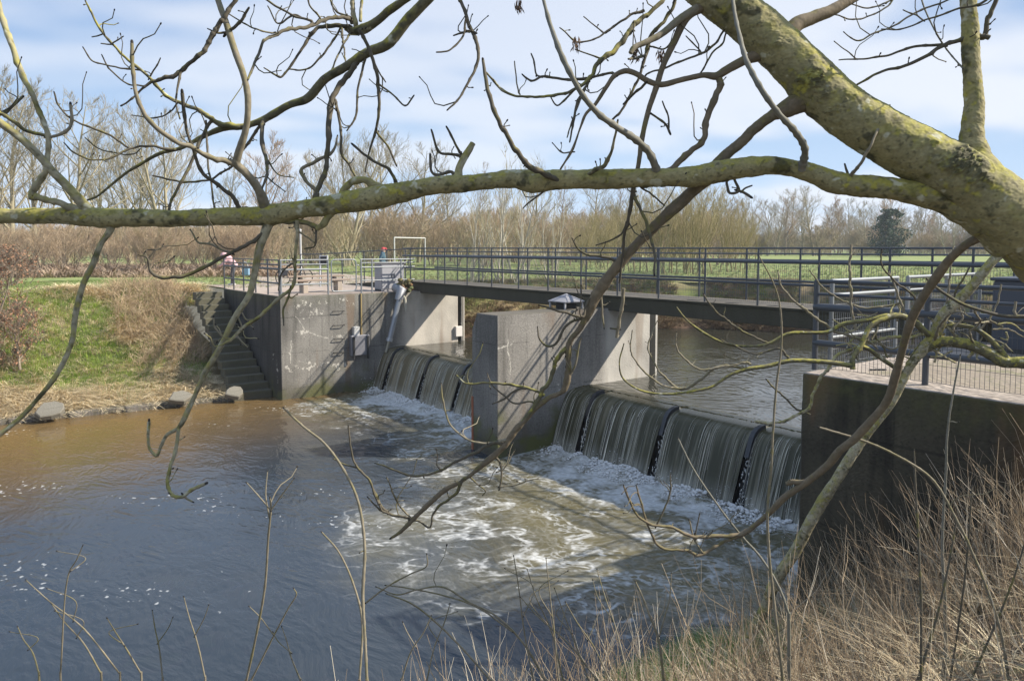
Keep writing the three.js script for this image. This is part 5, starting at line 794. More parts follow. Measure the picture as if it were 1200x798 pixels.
function makeTraced(seed, root, depthOf, mats) { // branches are laid along measured bearings; a branch that meets another takes its depth there
  const laid = [], r = random(seed), org = root.position;
  return (name, text, kind, o = {}) => {
    const raw = text.trim().split(/\s+/).map((q) => q.split(',').map(Number)); let w = raw[0][2] || 2; for (const q of raw) w = q[2] = q[2] ?? w;
    const near = (q) => { let best = 11 + q[2] * 0.3, d = null; for (const l of laid) { const e = Math.hypot(l[0] - q[0], l[1] - q[1]) - l[2] * 0.45; if (e < best) { best = e; d = l[3]; } } return d; };
    let len = 0; for (let k = 1; k < raw.length; k++) len += Math.hypot(raw[k][0] - raw[k - 1][0], raw[k][1] - raw[k - 1][1]);
    let d0 = o.d0 ?? near(raw[0]), d1 = o.d1 ?? near(raw[raw.length - 1]); const drift = (r() - 0.5) * Math.min(0.5, len / 400);
    if (d0 == null && d1 == null) { d0 = depthOf(raw[0][0]) + (r() - 0.3) * 0.5; d1 = d0 + drift; } else if (d0 == null) d0 = d1 + drift; else if (d1 == null) d1 = d0 + drift;
    let acc = 0; const pts = [], rs = []; raw.forEach((q, k) => { if (k) acc += Math.hypot(q[0] - raw[k - 1][0], q[1] - raw[k - 1][1]); const t = acc / len, d = o.depth ? o.depth(q[0]) : lerp(d0, d1, t) + (o.bow || 0) * Math.sin(t * Math.PI); laid.push([q[0], q[1], q[2], d]); pts.push(P(q[0], q[1], d).sub(org)); rs.push(q[2] * d / F / 2 * (o.straight ? 0.78 : name === 'trunk' ? 0.94 : 1)); });
    for (let k = laid.length - raw.length, e = laid.length - 1; k < e; k++) for (let j = 1; j < 4; j++) laid.push([0, 1, 2, 3].map((i) => lerp(laid[k][i], laid[k + 1][i], j / 4)));
    const cv = new THREE.CatmullRomCurve3(pts, false, 'centripetal'), L = cv.getLength(), big = rs.reduce((a, b) => Math.max(a, b)), step = big > 0.1 ? 0.005 : big > 0.05 ? 0.0065 : big > 0.02 ? 0.009 : Math.max(0.006, big * 0.7), n = Math.max(4, Math.round(L / step)), P2 = [], R2 = [];
    const seglen = [0]; for (let k = 1; k < raw.length; k++) seglen.push(seglen[k - 1] + 1);
    for (let k = 0; k <= n; k++) { const t = k / n, f = t * (raw.length - 1), i = Math.min(raw.length - 2, Math.floor(f)), q = cv.getPoint(t); P2.push(q); const sm = ss(0, 1, f - i); R2.push(lerp(rs[i], rs[i + 1], sm)); }
    const sides = big > 0.1 ? 176 : big > 0.05 ? 100 : big > 0.02 ? 40 : big > 0.008 ? 14 : big > 0.004 ? 9 : 7, m = new MB(), col = barkColor(kind);
    // nodes: paired swellings, like those of ash shoots
    if (big < 0.02) { const every = Math.max(4, Math.round((0.06 + 0.03 * r()) / (L / n))), R0 = R2.slice(); for (let k = every; k < n - 2; k += Math.max(4, every + Math.round((r() - 0.5) * every))) { R2[k] = R0[k] * 1.26; R2[k - 1] = R0[k - 1] * 1.1; R2[k + 1] = R0[k + 1] * 1.1; } P2.forEach((q, k) => { if (k && k < n) { const a = (0.55 * R2[k] + 0.0018) * (o.straight || kind === 'sucker' ? 0.12 : 1), e = Math.min(1, k / 6, (n - k) / 6) * a, f2 = 26, g2 = 9; q.x += e * (pn(q.x * f2, q.y * f2, seed) + 2.2 * pn(q.x * g2, q.y * g2, seed + 3)); q.y += e * (pn(q.y * f2, q.z * f2, seed + 5) + 2.2 * pn(q.x * g2 + 4, q.y * g2, seed + 9)); } }); }
    m.tube(P2, R2, sides, (x, y, z, nx, ny, nz) => col(x + org.x, y + org.y, z + org.z, nx, ny, nz));
    if (big > 0.012) { // rough bark: displaced along the normal, in ridges along the limb
      const pp = m.p, nn = m.n; for (let k = 0; k < m.count; k++) { const x = pp[k * 3], y = pp[k * 3 + 1], z = pp[k * 3 + 2], a = fbm(x * 5, y * 5, z * 5, 3), b = fbm(x * 26, y * 26, z * 26, 3), c = fbm(x * 90, y * 90, z * 90, 2), cr = ss(0.10, 0.30, fbm((x + org.x) * 9 + 4, (y + org.y) * 9, (z + org.z) * 9, 4) - 0.10); const d = Math.min(1, big / 0.08) * (0.015 * a + 0.005 * b + 0.003 * c + 0.005 * cr * Math.abs(b + 0.4) + (big > 0.05 ? crustAt(x + org.x, y + org.y, z + org.z) * (0.008 + 0.022 * Math.abs(b) + 0.018 * Math.abs(c)) : 0)); pp[k * 3] += nn[k * 3] * d; pp[k * 3 + 1] += nn[k * 3 + 1] * d; pp[k * 3 + 2] += nn[k * 3 + 2] * d; }
    }
    // short spurs and buds on thin shoots
    const tipW = rs[rs.length - 1];
    const bud = (c, ax, s) => m.blob(c.clone().addScaledVector(ax, s * 0.6), s * 0.62, s * 1.15, s * 0.62, [0.028, 0.024, 0.02], ax);
    const endAx = P2[n].clone().sub(P2[n - 1]).normalize(), startAx = P2[0].clone().sub(P2[1]).normalize();
    if (!o.noTip && tipW < 0.008 && near(raw[raw.length - 1]) != null) bud(P2[n], endAx, Math.max(0.0042, tipW * 1.5));
    if (!o.noTip && rs[0] < 0.008) bud(P2[0], startAx, Math.max(0.0042, rs[0] * 1.4));
    if (big < 0.016 && !o.bare) {
      const count = Math.round(L * (o.spurs ?? 8)); for (let s = 0; s < count; s++) {
        const k = 1 + Math.floor(r() * (n - 2)), ax = P2[Math.min(n, k + 1)].clone().sub(P2[k - 1]).normalize(), sd = V(r() - 0.5, r() - 0.25, r() - 0.5).normalize(); sd.addScaledVector(ax, -sd.dot(ax)).normalize();
        const long = r() < 0.42, l = long ? 0.05 + 0.20 * r() ** 1.4 : 0.008 + 0.03 * r(), d = sd.clone().addScaledVector(ax, (r() - 0.3) * 0.9).normalize(), q = [], qr = []; const b0 = P2[k];
        for (let i = 0; i <= (long ? 5 : 2); i++) { const t = i / (long ? 5 : 2); q.push(b0.clone().addScaledVector(d, l * t).add(V(0, (long ? 0.35 : 0.1) * l * t * t, 0)).addScaledVector(ax, 0.15 * l * Math.sin(t * 5))); qr.push(Math.min(R2[k] * 0.7, 0.0032) * (1 - 0.35 * t)); }
        m.tube(q, qr, 5, (x, y, z, a, b, c) => col(x + org.x, y + org.y, z + org.z, a, b, c)); const e = q[q.length - 1], ax2 = e.clone().sub(q[q.length - 2]).normalize(); bud(e, ax2, 0.0042 + 0.002 * r()); if (r() < 0.4) for (const sg of [-1, 1]) bud(e.clone().addScaledVector(ax2, -0.004), ax2.clone().addScaledVector(sd.clone().cross(ax2), sg).normalize(), 0.0032);
      }
    }
    return mesh(name, m.geo(big > 0.012), mats, o.parent || root);
  };
}
const barkMat = vcol(0.88);
{
  const ash = thing('ash_tree', 'leaning mossy ash tree whose long limb crosses the whole view in front of the weir', 'tree', [0.5, 2.9, -4.4]);
  const B = makeTraced(5, ash, limbDepth, barkMat);
  B('trunk', '1560,930,200 1490,720,160 1420,560,130 1370,480,112 1310,385,98 1250,315,88 1190,258,80 1140,218,75 1090,187,69 1030,155,63 975,118,60 930,73,58 890,35,56 850,2,55 800,-38,53 740,-85,50 655,-190,42 590,-330,32 550,-480,20 530,-600,7', 'trunk', { depth: (u) => 3.12 + 0.25 * clamp((1160 - u) / 400) + 0.5 * clamp((u - 1200) / 300) });
  B('limb', '1190,270,74 1160,252,58 1130,240,45 1100,231,33 1050,222,26 1000,217,24 975,212,26 950,202,23 920,195,20 900,194,20 880,196,23 850,200,25 820,206,24 800,208,23 760,208,22 700,210,23 655,211,23 625,213,26 600,210,21 560,214,19 530,216,20 500,219,21 470,226,24 445,231,28 420,235,27 390,240,24 350,245,22 318,252,25 300,253,22 250,254,20 200,256,21 150,255,21 125,256,24 100,254,21 50,253,19 0,253,18 -70,252,17 -150,246,15 -290,232,12 -420,196,8 -520,150,3', 'limb', { depth: limbDepth });
  B('limb', '1146,205,52 1141,178,34 1139,160,27 1140,145,23 1142,120,20 1139,80,19 1138,40,19 1136,0,18 1133,-50,17 1124,-190,13 1134,-320,8 1126,-440,3', 'limb', { d0: 3.12, d1: 3.2 });
  B('limb', '915,60,13 900,64,15 885,66,14 870,72,11 850,83,10 840,89,9 825,88,7 800,93,7 775,99,7 760,95,6.5 745,86,6 733,83,5.5 720,89,5 710,103,4.5 697,123,4 687,133,3.5 680,150,3 671,175,3 657,198,2', 'brown');
  B('limb', '966,98,40 946,114,32 928,124,23 912,132,16 905,135,14 885,150,13 867,168,13 850,183,14 840,196,18 829,208,18 817,219,14 800,235,13 775,258,12 750,283,12 720,316,12 701,343,10.5 690,366,10 680,384,9 668,400,8 666,416,7 666,434,7 660,458,7 644,466,7 628,478,7 614,494,6.5 605,503,7 593,520,7 580,533,6.5 565,545,6 543,563,5.5 523,573,5 505,588,4.5 490,603,4.5 480,613,4 468,624,3.5 459,630,3', 'brown', { d1: 3.75 });
  B('limb', '855,2,12 840,5,13 823,8,13 805,20,10 790,50,8 778,75,7 770,100,7 760,130,6.5 753,160,6 748,195,5.5 744,210,5.5', 'brown');
  B('branch', '825,6,12 800,20,9 775,40,8 760,48,7.5 743,56,6.5 739,62,5', 'pale');
  B('branch', '843,92,8 844,100,7.5 835,123,7 828,143,7 823,163,6.5 810,178,6.5 790,196,7 780,204,8', 'brown');
  B('branch', '744,214,6 741,233,5 735,263,3.5 729,303,3 726,332,2.5', 'twig', { noTip: 1 });
  B('branch', '743,228,5 744,232,4 751,248,3.5 758,265,4 766,290,3 767,321,2.5', 'twig');
  // the branches over the water, from the knee at 666,412
  B('branch', '664,408,6 652,421,5 648,438,4.5 636,458,5 630,470,5 615,490,5 604,506,6', 'moss');
  B('branch', '588,521,4.5 580,519,4 555,530,3.5 530,544,3 515,553,3 485,558,2.5 463,552,2 440,543,1.5', 'twig');
  B('branch', '596,516,4 575,519,2.5 560,518,2.5 545,513,2.5 530,500,2 523,485,2 518,465,2 517,450,1.5', 'pale');
  B('branch', '638,464,4 630,460,3 615,454,3 590,451,3 570,450,2.5 545,449,2 535,440,1.5', 'moss');
  B('twig', '617,455,3 605,457,2.5 590,468,2.5 578,473,1.5', 'twig'); B('twig', '628,474,3 620,471,2 603,473,2 590,463,2 575,450,1.5 571,438,1.2', 'twig');
  B('twig', '580,535,3 585,540,2.5 588,558,2.5 585,573,2', 'twig'); B('twig', '585,571,2 605,567,1.5 618,563,1.5 630,561,1.2', 'pale'); B('twig', '583,553,2 590,550,1.5 603,528,1.2', 'pale');
  B('branch', '546,560,4.5 540,566,4 537,574,3.5 523,588,3 508,603,2.5 503,617,2 490,610,2 480,610,2', 'twig');
  B('branch', '484,609,3.5 470,606,3 458,603,3 445,590,3 437,573,2.5 431,560,2', 'twig'); B('branch', '457,603,2.5 448,598,2.5 438,578,2.5 433,565,2.5 418,548,2.5 411,525,2 408,500,2', 'twig'); B('twig', '418,548,2 405,545,1.6 391,538,1.4', 'twig'); B('twig', '482,608,2.2 465,588,2 453,560,1.5', 'pale'); B('twig', '457,603,2 443,595,2 431,583,1.6', 'twig');
  B('twig', '550,558,2 560,568,1.6 568,575,1.4 566,580,1.4', 'twig'); B('twig', '664,432,3 668,440,3 674,428,2.5 679,405,2 681,397,1.6', 'pale'); B('twig', '690,366,3 684,372,3 668,378,3.2 650,402,3 640,404,2.5 633,398,2 630,384,1.6', 'twig');
  B('branch', '699,349,4 690,352,3 683,372,3 664,366,3 645,361,2.5 633,358,2', 'twig');
  B('branch', '727,308,4 710,300,3 685,297,2.5 675,288,2 671,280,1.5', 'twig'); B('branch', '734,262,3 730,274,2.2 713,283,2 700,287,1.8', 'twig'); B('twig', '752,220,2.4 766,230,2 778,240,2', 'twig'); B('twig', '640,222,2.5 625,233,2 614,243,1.5', 'twig');
  B('twig', '731,338,4.2 726,376,4 723,396,3.5', 'pale', { noTip: 1 }); B('twig', '726,386,2 717,385,2', 'twig'); B('twig', '704,343,2.5 707,372,2.2 708,384,1.6', 'pale');
  // left-hand hanging branches
  B('branch', '126,262,14 129,268,9 118,285,7 108,310,6.5 98,330,6 92,349,6 87,373,6 84,398,6 78,415,5.5 63,443,5.5 43,468,5 25,488,5 12,499,5 -25,528,5', 'lichen');
  B('branch', '316,256,15 312,268,11 304,290,8.5 298,320,8 292,345,7.5 276,370,7 258,406,6.5 240,437,6 222,476,5.5 209,501,4.7 195,510,4.5 188,523,4 183,534,4 175,526,3.5 173,513,3 174,494,3', 'lichen');
  B('branch', '209,501,4 205,530,4 198,553,4 196,570,4 201,580,4 210,582,4 223,575,4 240,567,3.5', 'lichen'); B('twig', '214,580,3 218,584,2.4 225,588,2', 'pale');
  B('branch', '348,258,5 348,275,3.5 345,307,3.5 344,333,3.7 326,351,4 306,368,4 292,379,4 280,389,4 269,397,3.5 258,404,3', 'lichen'); B('twig', '340,338,3 338,348,2.5 332,362,2.5 332,380,1.5', 'twig'); B('twig', '345,308,2.5 335,314,2 329,322,2 326,339,1.5', 'twig');
  B('twig', '262,399,2.5 260,394,2 251,383,2 250,372,1.8', 'pale'); B('twig', '296,375,2.4 288,374,2 283,366,1.6', 'pale'); B('twig', '284,385,2 280,375,2 278,370,1.5', 'pale'); B('twig', '276,392,2 285,402,1.8 290,407,1.3', 'pale');
  B('branch', '316,262,6 312,268,4.5 299,279,4.2 276,294,4 246,310,4 213,323,4 186,325,3.5 176,318,3 172,303,2.5 163,299,1.5', 'twig'); B('twig', '272,297,3 266,295,2.5 246,287,2.6 233,284,2.3 223,270,2', 'pale');
  B('branch', '318,262,7 328,259,5.5 350,259,6 365,262,5.5 372,268,5.5', 'moss', { noTip: 1 }); B('branch', '392,246,9 385,255,8 378,263,7 371,268,6', 'limb', { noTip: 1 });
  B('twig', '370,268,3 370,275,2.4 368,288,2 358,291,1.6', 'twig'); B('twig', '345,262,3 347,270,2 360,278,1.8 368,284,1.5', 'pale');
  // upper left
  B('limb', '105,250,15 100,244,13 93,235,11 75,215,9.5 58,198,9.5 50,188,9 25,163,9 0,144,9 -45,108,8', 'lichen');
  B('branch', '104,250,9 83,243,8 60,237,7 45,235,7.5 37,233,8 45,217,7.5 53,198,6 54,190,5.5 56,163,5.5 50,140,5.5 38,113,5.5 25,85,6 12,50,6 0,15,6 -10,-25,6', 'lichen', { bow: -0.15 });
  B('branch', '-22,127,4 0,133,4 25,114,3', 'twig'); B('branch', '-20,128,4 3,133,4 15,143,4 30,153,4 53,159,4', 'moss'); B('branch', '55,161,3.5 60,160,3 75,154,4 83,143,3.5 82,123,3.5', 'pale');
  B('branch', '63,109,2 68,125,2 83,140,2 108,150,2.5 130,160,2.5 148,172,2.5', 'twig');
  B('limb', '655,-186,19 590,-118,15 530,-34,13 500,0,12 476,25,12 453,52,12 431,61,11.5 405,78,11 380,93,10 360,115,10 338,123,9 310,139,8 285,148,7 262,150,6.5 237,160,5.5 212,173,5 186,180,4 163,193,3.5 148,202,3 128,218,3 113,230,2.5 103,234,2', 'moss', { d1: 3.9 });
  B('branch', '208,174,4 200,174,3.5 180,170,3 163,170,2.5 145,175,2.5 130,184,2.5 108,187,2 88,179,2 75,168,1.5', 'twig'); B('branch', '163,175,1.6 155,180,1.5 133,178,1.5 113,173,1.5 100,162,1.5', 'twig');
  B('branch', '292,147,7 275,146,6 250,143,5.5 240,133,5 228,125,4.5 200,115,4 186,105,3.5 165,83,3 140,60,3 120,38,2.5 108,18,2.5 100,2,2', 'moss');
  B('twig', '119,40,1.8 108,43,1.5', 'twig'); B('twig', '130,52,1.8 119,51,1.5', 'twig'); B('twig', '130,51,1.8 143,43,1.5', 'twig'); B('branch', '162,82,2 153,81,2 125,75,1.8 108,71,1.8 97,56,1.5', 'twig'); B('branch', '168,101,2 150,99,1.8 128,80,1.8 119,65,1.5', 'twig'); B('twig', '174,92,2 182,80,1.8 187,69,1.5', 'twig');
  B('branch', '585,-116,9 470,-108,8 370,-80,6.5 290,-28,5.5 275,0,5 260,23,5 248,43,6 238,58,5.5 215,80,5 200,90,4.5 175,100,3.5 160,111,3 143,123,2.5', 'twig'); B('branch', '211,84,3.5 210,90,3 206,118,2 210,138,2', 'twig'); B('branch', '207,121,2 195,133,1.8 178,139,1.8 155,135,1.2', 'twig');
  B('limb', '312,250,14 308,235,12 300,218,9 285,200,9 277,192,9 278,183,8.5 288,150,7.5 290,115,7 285,88,7 275,60,7 265,28,7 255,0,7 248,-25,7', 'pale', { bow: -0.2, spurs: 2 });
  B('branch', '277,193,8 265,187,6.5 250,184,6 225,173,5 200,163,5 175,143,5 160,113,4.5 155,80,4 154,51,4', 'pale', { bow: -0.1 });
  B('branch', '281,248,6 279,244,5 271,230,5 256,218,4.5 236,200,4 226,175,3.7 218,150,3.5 213,109,4', 'twig'); B('branch', '252,248,3 250,240,2.2 247,213,2.2 244,200,2.2 241,143,2.5', 'twig');
  B('branch', '250,143,4.5 247,143,4 237,160,3.5 220,198,3.5 200,235,3 197,248,3', 'twig'); B('branch', '306,143,4.5 303,148,3.5 293,163,3.5 283,178,3 271,195,2.6 262,200,2.5 246,210,2.5 215,213,2.4 180,206,2', 'twig');
  B('branch', '311,139,6 308,143,5 306,160,4.5 311,186,4 313,200,3.5 312,208,3 307,220,2', 'twig'); B('branch', '312,186,2.4 325,203,1.5 343,208,1.2', 'twig'); B('branch', '312,206,2 315,210,1.6 333,224,1.2', 'twig');
  B('limb', '418,72,8 413,80,6.5 400,98,6.5 388,120,6.5 385,150,6 383,180,5.5 382,195,5 373,220,6 368,236,7', 'twig'); B('branch', '372,228,5 370,224,4 358,210,4 353,198,4 370,188,4 387,179,3.6 392,172,3 395,160,2', 'pale');
  B('branch', '392,117,4 393,120,3.5 399,150,3 400,180,3.4 410,193,2.6 418,210,2', 'twig'); B('branch', '429,64,3.5 428,70,3 420,100,2.5 417,135,2.5 407,152,1.8', 'twig'); B('branch', '421,34,5 423,38,4.5 430,50,4 438,73,4 443,100,4 444,125,3.5 441,150,3 432,180,2 428,200,1.8', 'twig');
  B('branch', '441,152,3 442,155,2.5 455,173,2.5 464,193,2.2', 'twig'); B('branch', '443,98,2.4 463,113,2 476,123,2 484,113,2', 'twig'); B('twig', '438,72,2 445,86,1.8 451,95,1.6', 'twig');
  B('branch', '466,222,6 463,212,4 455,199,3.5 435,188,3 414,170,3', 'twig'); B('branch', '452,222,9 440,216,8 425,212,8 413,216,8 403,225,8 396,236,8', 'limb', { noTip: 1, bare: 1 });
  B('limb', '640,-205,17 570,-120,13 505,-26,11 473,0,10 456,12,10 441,25,10 425,34,12 413,36,9 405,33,6', 'moss', { d1: 4.1, noTip: 1, bare: 1 });
  B('branch', '413,27,6 408,24,4.5 385,23,4 360,30,4 325,39,4 310,48,3.5 300,70,3 290,93,2.5', 'twig'); B('branch', '412,33,6 408,31,5 385,30,5 370,35,4.5 355,55,3 338,80,2.5 328,90,2.5 310,80,1.5', 'twig'); B('branch', '399,31,3 398,33,2.5 378,65,2.5 360,81,2 340,81,1.8', 'twig'); B('branch', '411,36,3 410,38,2.5 398,60,2.2 387,85,2', 'twig'); B('branch', '400,31,2.5 402,50,2 405,73,1.8', 'twig');
  B('branch', '366,27,3.2 365,25,3 338,17,2.6 313,0,2.5 300,-12,2.5', 'twig'); B('twig', '376,23,2.4 373,20,2.2 363,8,2 360,-8,1.8', 'twig'); B('branch', '352,20,2.5 345,18,2.5 325,26,2 314,8,1.5', 'twig'); B('twig', '410,20,3 395,15,2.2 387,0,2 385,-12,2', 'twig'); B('branch', '417,33,6 414,15,5 413,0,5 413,-24,5', 'lichen'); B('twig', '422,25,4 424,0,3.2 425,-14,3', 'lichen'); B('branch', '321,38,2.2 318,38,2 295,33,1.8 269,17,1.5', 'twig');
  B('branch', '264,40,4 282,24,3.6 290,11,3', 'twig'); B('twig', '266,38,3 253,39,2.4 244,34,1.6', 'twig');
  // upper middle
  B('branch', '578,-100,6 545,-60,5 533,-24,4 540,0,4 548,23,4 558,45,4.5 560,68,3.6 550,95,3 538,115,2.5 525,128,2', 'twig'); B('branch', '556,38,3.4 550,35,2.6 543,38,2.5 533,41,2', 'twig'); B('branch', '546,22,3 545,30,2.6 543,42,2.4 525,59,2 513,61,2', 'twig');
  B('branch', '672,217,6.5 670,216,6.5 655,213,6.2 635,203,6 620,195,7 610,183,6 595,160,5.5 583,140,5 573,110,4.5 566,71,3.5', 'twig', { bow: -0.1 });
  B('branch', '785,-16,5.5 778,0,5.5 760,15,5 750,25,6 738,38,6 721,55,6 701,73,5.5 691,90,5 676,103,4 658,109,3.5 625,113,3 593,108,3 570,85,2', 'moss', { d0: 3.6 });
  B('branch', '690,92,4 663,93,3 635,90,3 623,94,2.5 613,88,2', 'twig'); B('twig', '634,90,2.4 630,88,2 627,73,2 623,64,1.8', 'twig'); B('twig', '609,110,2 608,108,1.8 603,73,1.5', 'pale'); B('branch', '691,91,4 700,89,3 716,86,3 722,88,3', 'twig'); B('branch', '674,104,3 668,110,2.5 653,124,2 645,113,1.5', 'twig'); B('branch', '690,93,4 688,98,3 676,125,3 668,165,2', 'twig'); B('branch', '686,103,2.6 684,110,2 671,140,2 665,160,1.5', 'twig'); B('branch', '672,178,2 658,178,1.6 648,168,1.2', 'twig');
  B('branch', '755,12,4 743,15,3 718,33,2.5 695,46,2 675,48,2 657,33,1.5', 'twig'); B('twig', '714,36,2 710,39,1.8 685,20,1.3', 'twig'); B('twig', '706,68,2.4 703,68,2 675,58,1.6', 'twig');
  B('branch', '792,-4,4.2 790,5,4 778,25,4 765,38,4.5 760,53,5 755,73,3.5 748,95,3 735,118,3 718,140,2.5', 'twig', { d0: 3.5 }); B('twig', '757,64,3.2 752,67,3 737,69,2.5', 'twig'); B('branch', '757,97,3.2 748,106,3 735,118,3 732,121,2.6', 'twig'); B('branch', '757,88,2.4 760,86,2 785,78,2.5 810,68,2.5 830,59,3 843,45,2.5 850,33,2.5', 'twig'); B('branch', '821,86,2.4 823,83,2 835,63,2.2 848,50,2.2 852,36,2', 'twig'); B('twig', '822,62,2 820,58,1.8 805,43,1.5', 'twig'); B('twig', '762,54,2.4 765,54,2 780,56,2 788,50,2', 'twig'); B('branch', '763,133,2.8 764,134,2.5 780,145,2.5 785,155,3', 'twig'); B('twig', '784,150,2.4 783,135,2 777,120,1.8', 'twig');
  B('branch', '632,-26,4.3 637,0,4.5 648,38,5.5 663,75,6 681,108,6.5 701,133,7 723,149,7.2 745,163,8 760,178,8 769,198,8.5 771,208,9', 'sucker', { bow: -0.25, bare: 1 });
  B('branch', '857,-22,3.2 859,0,3.5 865,33,4.5 876,73,5.5 893,105,6 913,133,6.6 933,155,7.2 944,175,7.6 941,194,9 938,204,9', 'sucker', { bow: -0.35, bare: 1 });
  for (const [u, v, k] of [[675, 47, 1], [775, 62, 2], [607, 3, 3], [745, 60, 4]]) { const m = new MB(), q = random(k + 40), c = P(u, v, 3.5).sub(ash.position); for (let i = 0; i < 34; i++) { const a = c.clone().add(V((q() - 0.5) * 0.03, (q() - 0.5) * 0.05, (q() - 0.5) * 0.03)), d = V((q() - 0.5) * 0.9, -1, (q() - 0.5) * 0.9).normalize(), s2 = V(q() - 0.5, 0, q() - 0.5).normalize().multiplyScalar(0.0035), L = 0.028 + 0.016 * q(), t = 0.6 + 0.6 * q(), cl = [0.15 * t, 0.095 * t, 0.06 * t], e = a.clone().addScaledVector(d, L), h = a.clone().addScaledVector(d, L * 0.6); m.tri(a, h.clone().add(s2), h.clone().sub(s2), cl).tri(e, h.clone().sub(s2), h.clone().add(s2), cl); } mesh('seed_cluster', m.geo(), vcol(0.95, { side: THREE.DoubleSide }), ash); }
  B('twig', '1043,124,2.5 1025,163,3 1010,190,3.6 1000,201,4 993,212,5', 'pale', { bow: -0.12, bare: 1 }); B('twig', '995,212,4 993,203,3 991,194,2.4', 'twig');
  B('branch', '536,212,12 537,205,10 538,197,8.5 545,183,8.5 550,175,8 554,168,7', 'lichen', { noTip: 1, bare: 1 }); B('branch', '540,184,4.5 537,181,3.6 515,178,3 506,154,2.5', 'twig'); B('branch', '543,182,3.5 540,178,3 524,150,2.5', 'twig'); B('branch', '533,205,5 528,202,3.6 512,205,3.2 505,200,3 504,183,3', 'twig');
  B('branch', '680,213,5 683,210,5 696,200,5 710,188,5 718,173,3 724,142,2.5', 'lichen'); B('branch', '857,208,5 853,212,3 855,225,3 866,223,3.5 861,210,3', 'twig'); B('branch', '864,223,3 870,224,3.2 879,230,3.5', 'twig'); B('twig', '870,224,2.6 873,221,2.2 880,218,2', 'twig');
  // upper right
  B('limb', '1185,-240,2 1140,-165,5 1090,-85,9 1032,-24,12 995,0,13 975,12,14 955,20,15 935,28,17 922,42,18', 'brown', { d0: 3.6 });
  B('branch', '1160,44,6 1150,43,5 1128,46,5 1105,54,4.5 1080,69,4 1055,80,3.5 1035,84,3 1005,99,2.5', 'twig'); B('branch', '1107,53,4 1100,53,3.5 1075,55,3 1040,65,2.5 1008,69,2 985,70,1.5', 'twig'); B('twig', '1004,69,1.8 1000,66,1.5 979,49,1.2', 'twig'); B('branch', '1134,-34,3 1130,-12,2.2 1110,0,2 1080,12,2.2 1050,28,2 1025,39,2 1005,48,1.8 990,38,1.2', 'twig'); B('branch', '1165,-8,3 1148,5,3 1127,10,2.4 1100,19,2.2 1083,24,2 1060,33,1.8 1035,34,1.5', 'twig'); B('branch', '1086,-80,3.4 1058,-40,2.6 1050,-6,2 1043,5,2 1020,19,1.8 1003,23,1.8 973,16,1.5', 'twig'); B('twig', '1045,0,2 1040,2,2 1020,10,1.8 995,4,1.5', 'twig'); B('twig', '1092,-86,2.2 1081,-8,1.8 1081,0,1.8 1090,23,1.8 1108,55,1.8 1129,80,1.8', 'sucker'); B('branch', '1133,-70,6.5 1158,-50,5.5 1172,-18,5 1167,0,5 1161,20,5 1154,45,6 1146,40,6', 'twig'); B('twig', '1083,24,2 1073,18,1.8 1060,12,1.5', 'twig');
  // the brown branch that swings down in front of the near wall
  B('limb', '1165,268,22 1151,277,11.5 1131,288,10.2 1113,305,10 1098,325,10.2 1086,343,10.5 1073,365,10 1065,385,9.3 1058,410,9 1050,440,9 1040,470,9 1020,495,9 1000,516,9 985,528,9 971,545,8.5 946,565,8 920,583,7 900,603,6.5 880,620,6', 'brown', { d1: 4.3, spurs: 1 });
  B('branch', '882,619,5.5 860,628,4.5 835,630,4 810,628,3.5 785,618,3 760,614,3 748,605,2.5 735,580,2 731,569,1.5', 'brown'); B('branch', '880,621,5 865,629,4 840,640,3.5 820,652,3.5 808,645,3 775,642,3 760,618,2.5 750,583,2 746,570,1.5', 'brown'); B('branch', '769,617,2.2 780,593,2 786,575,2 786,556,1.3', 'twig'); B('branch', '823,647,2.2 813,630,2 808,610,1.8', 'pale'); B('twig', '815,629,2 815,626,1.5 820,603,1.5', 'twig'); B('branch', '948,564,6 930,565,6 922,567,5', 'brown', { noTip: 1 });
}
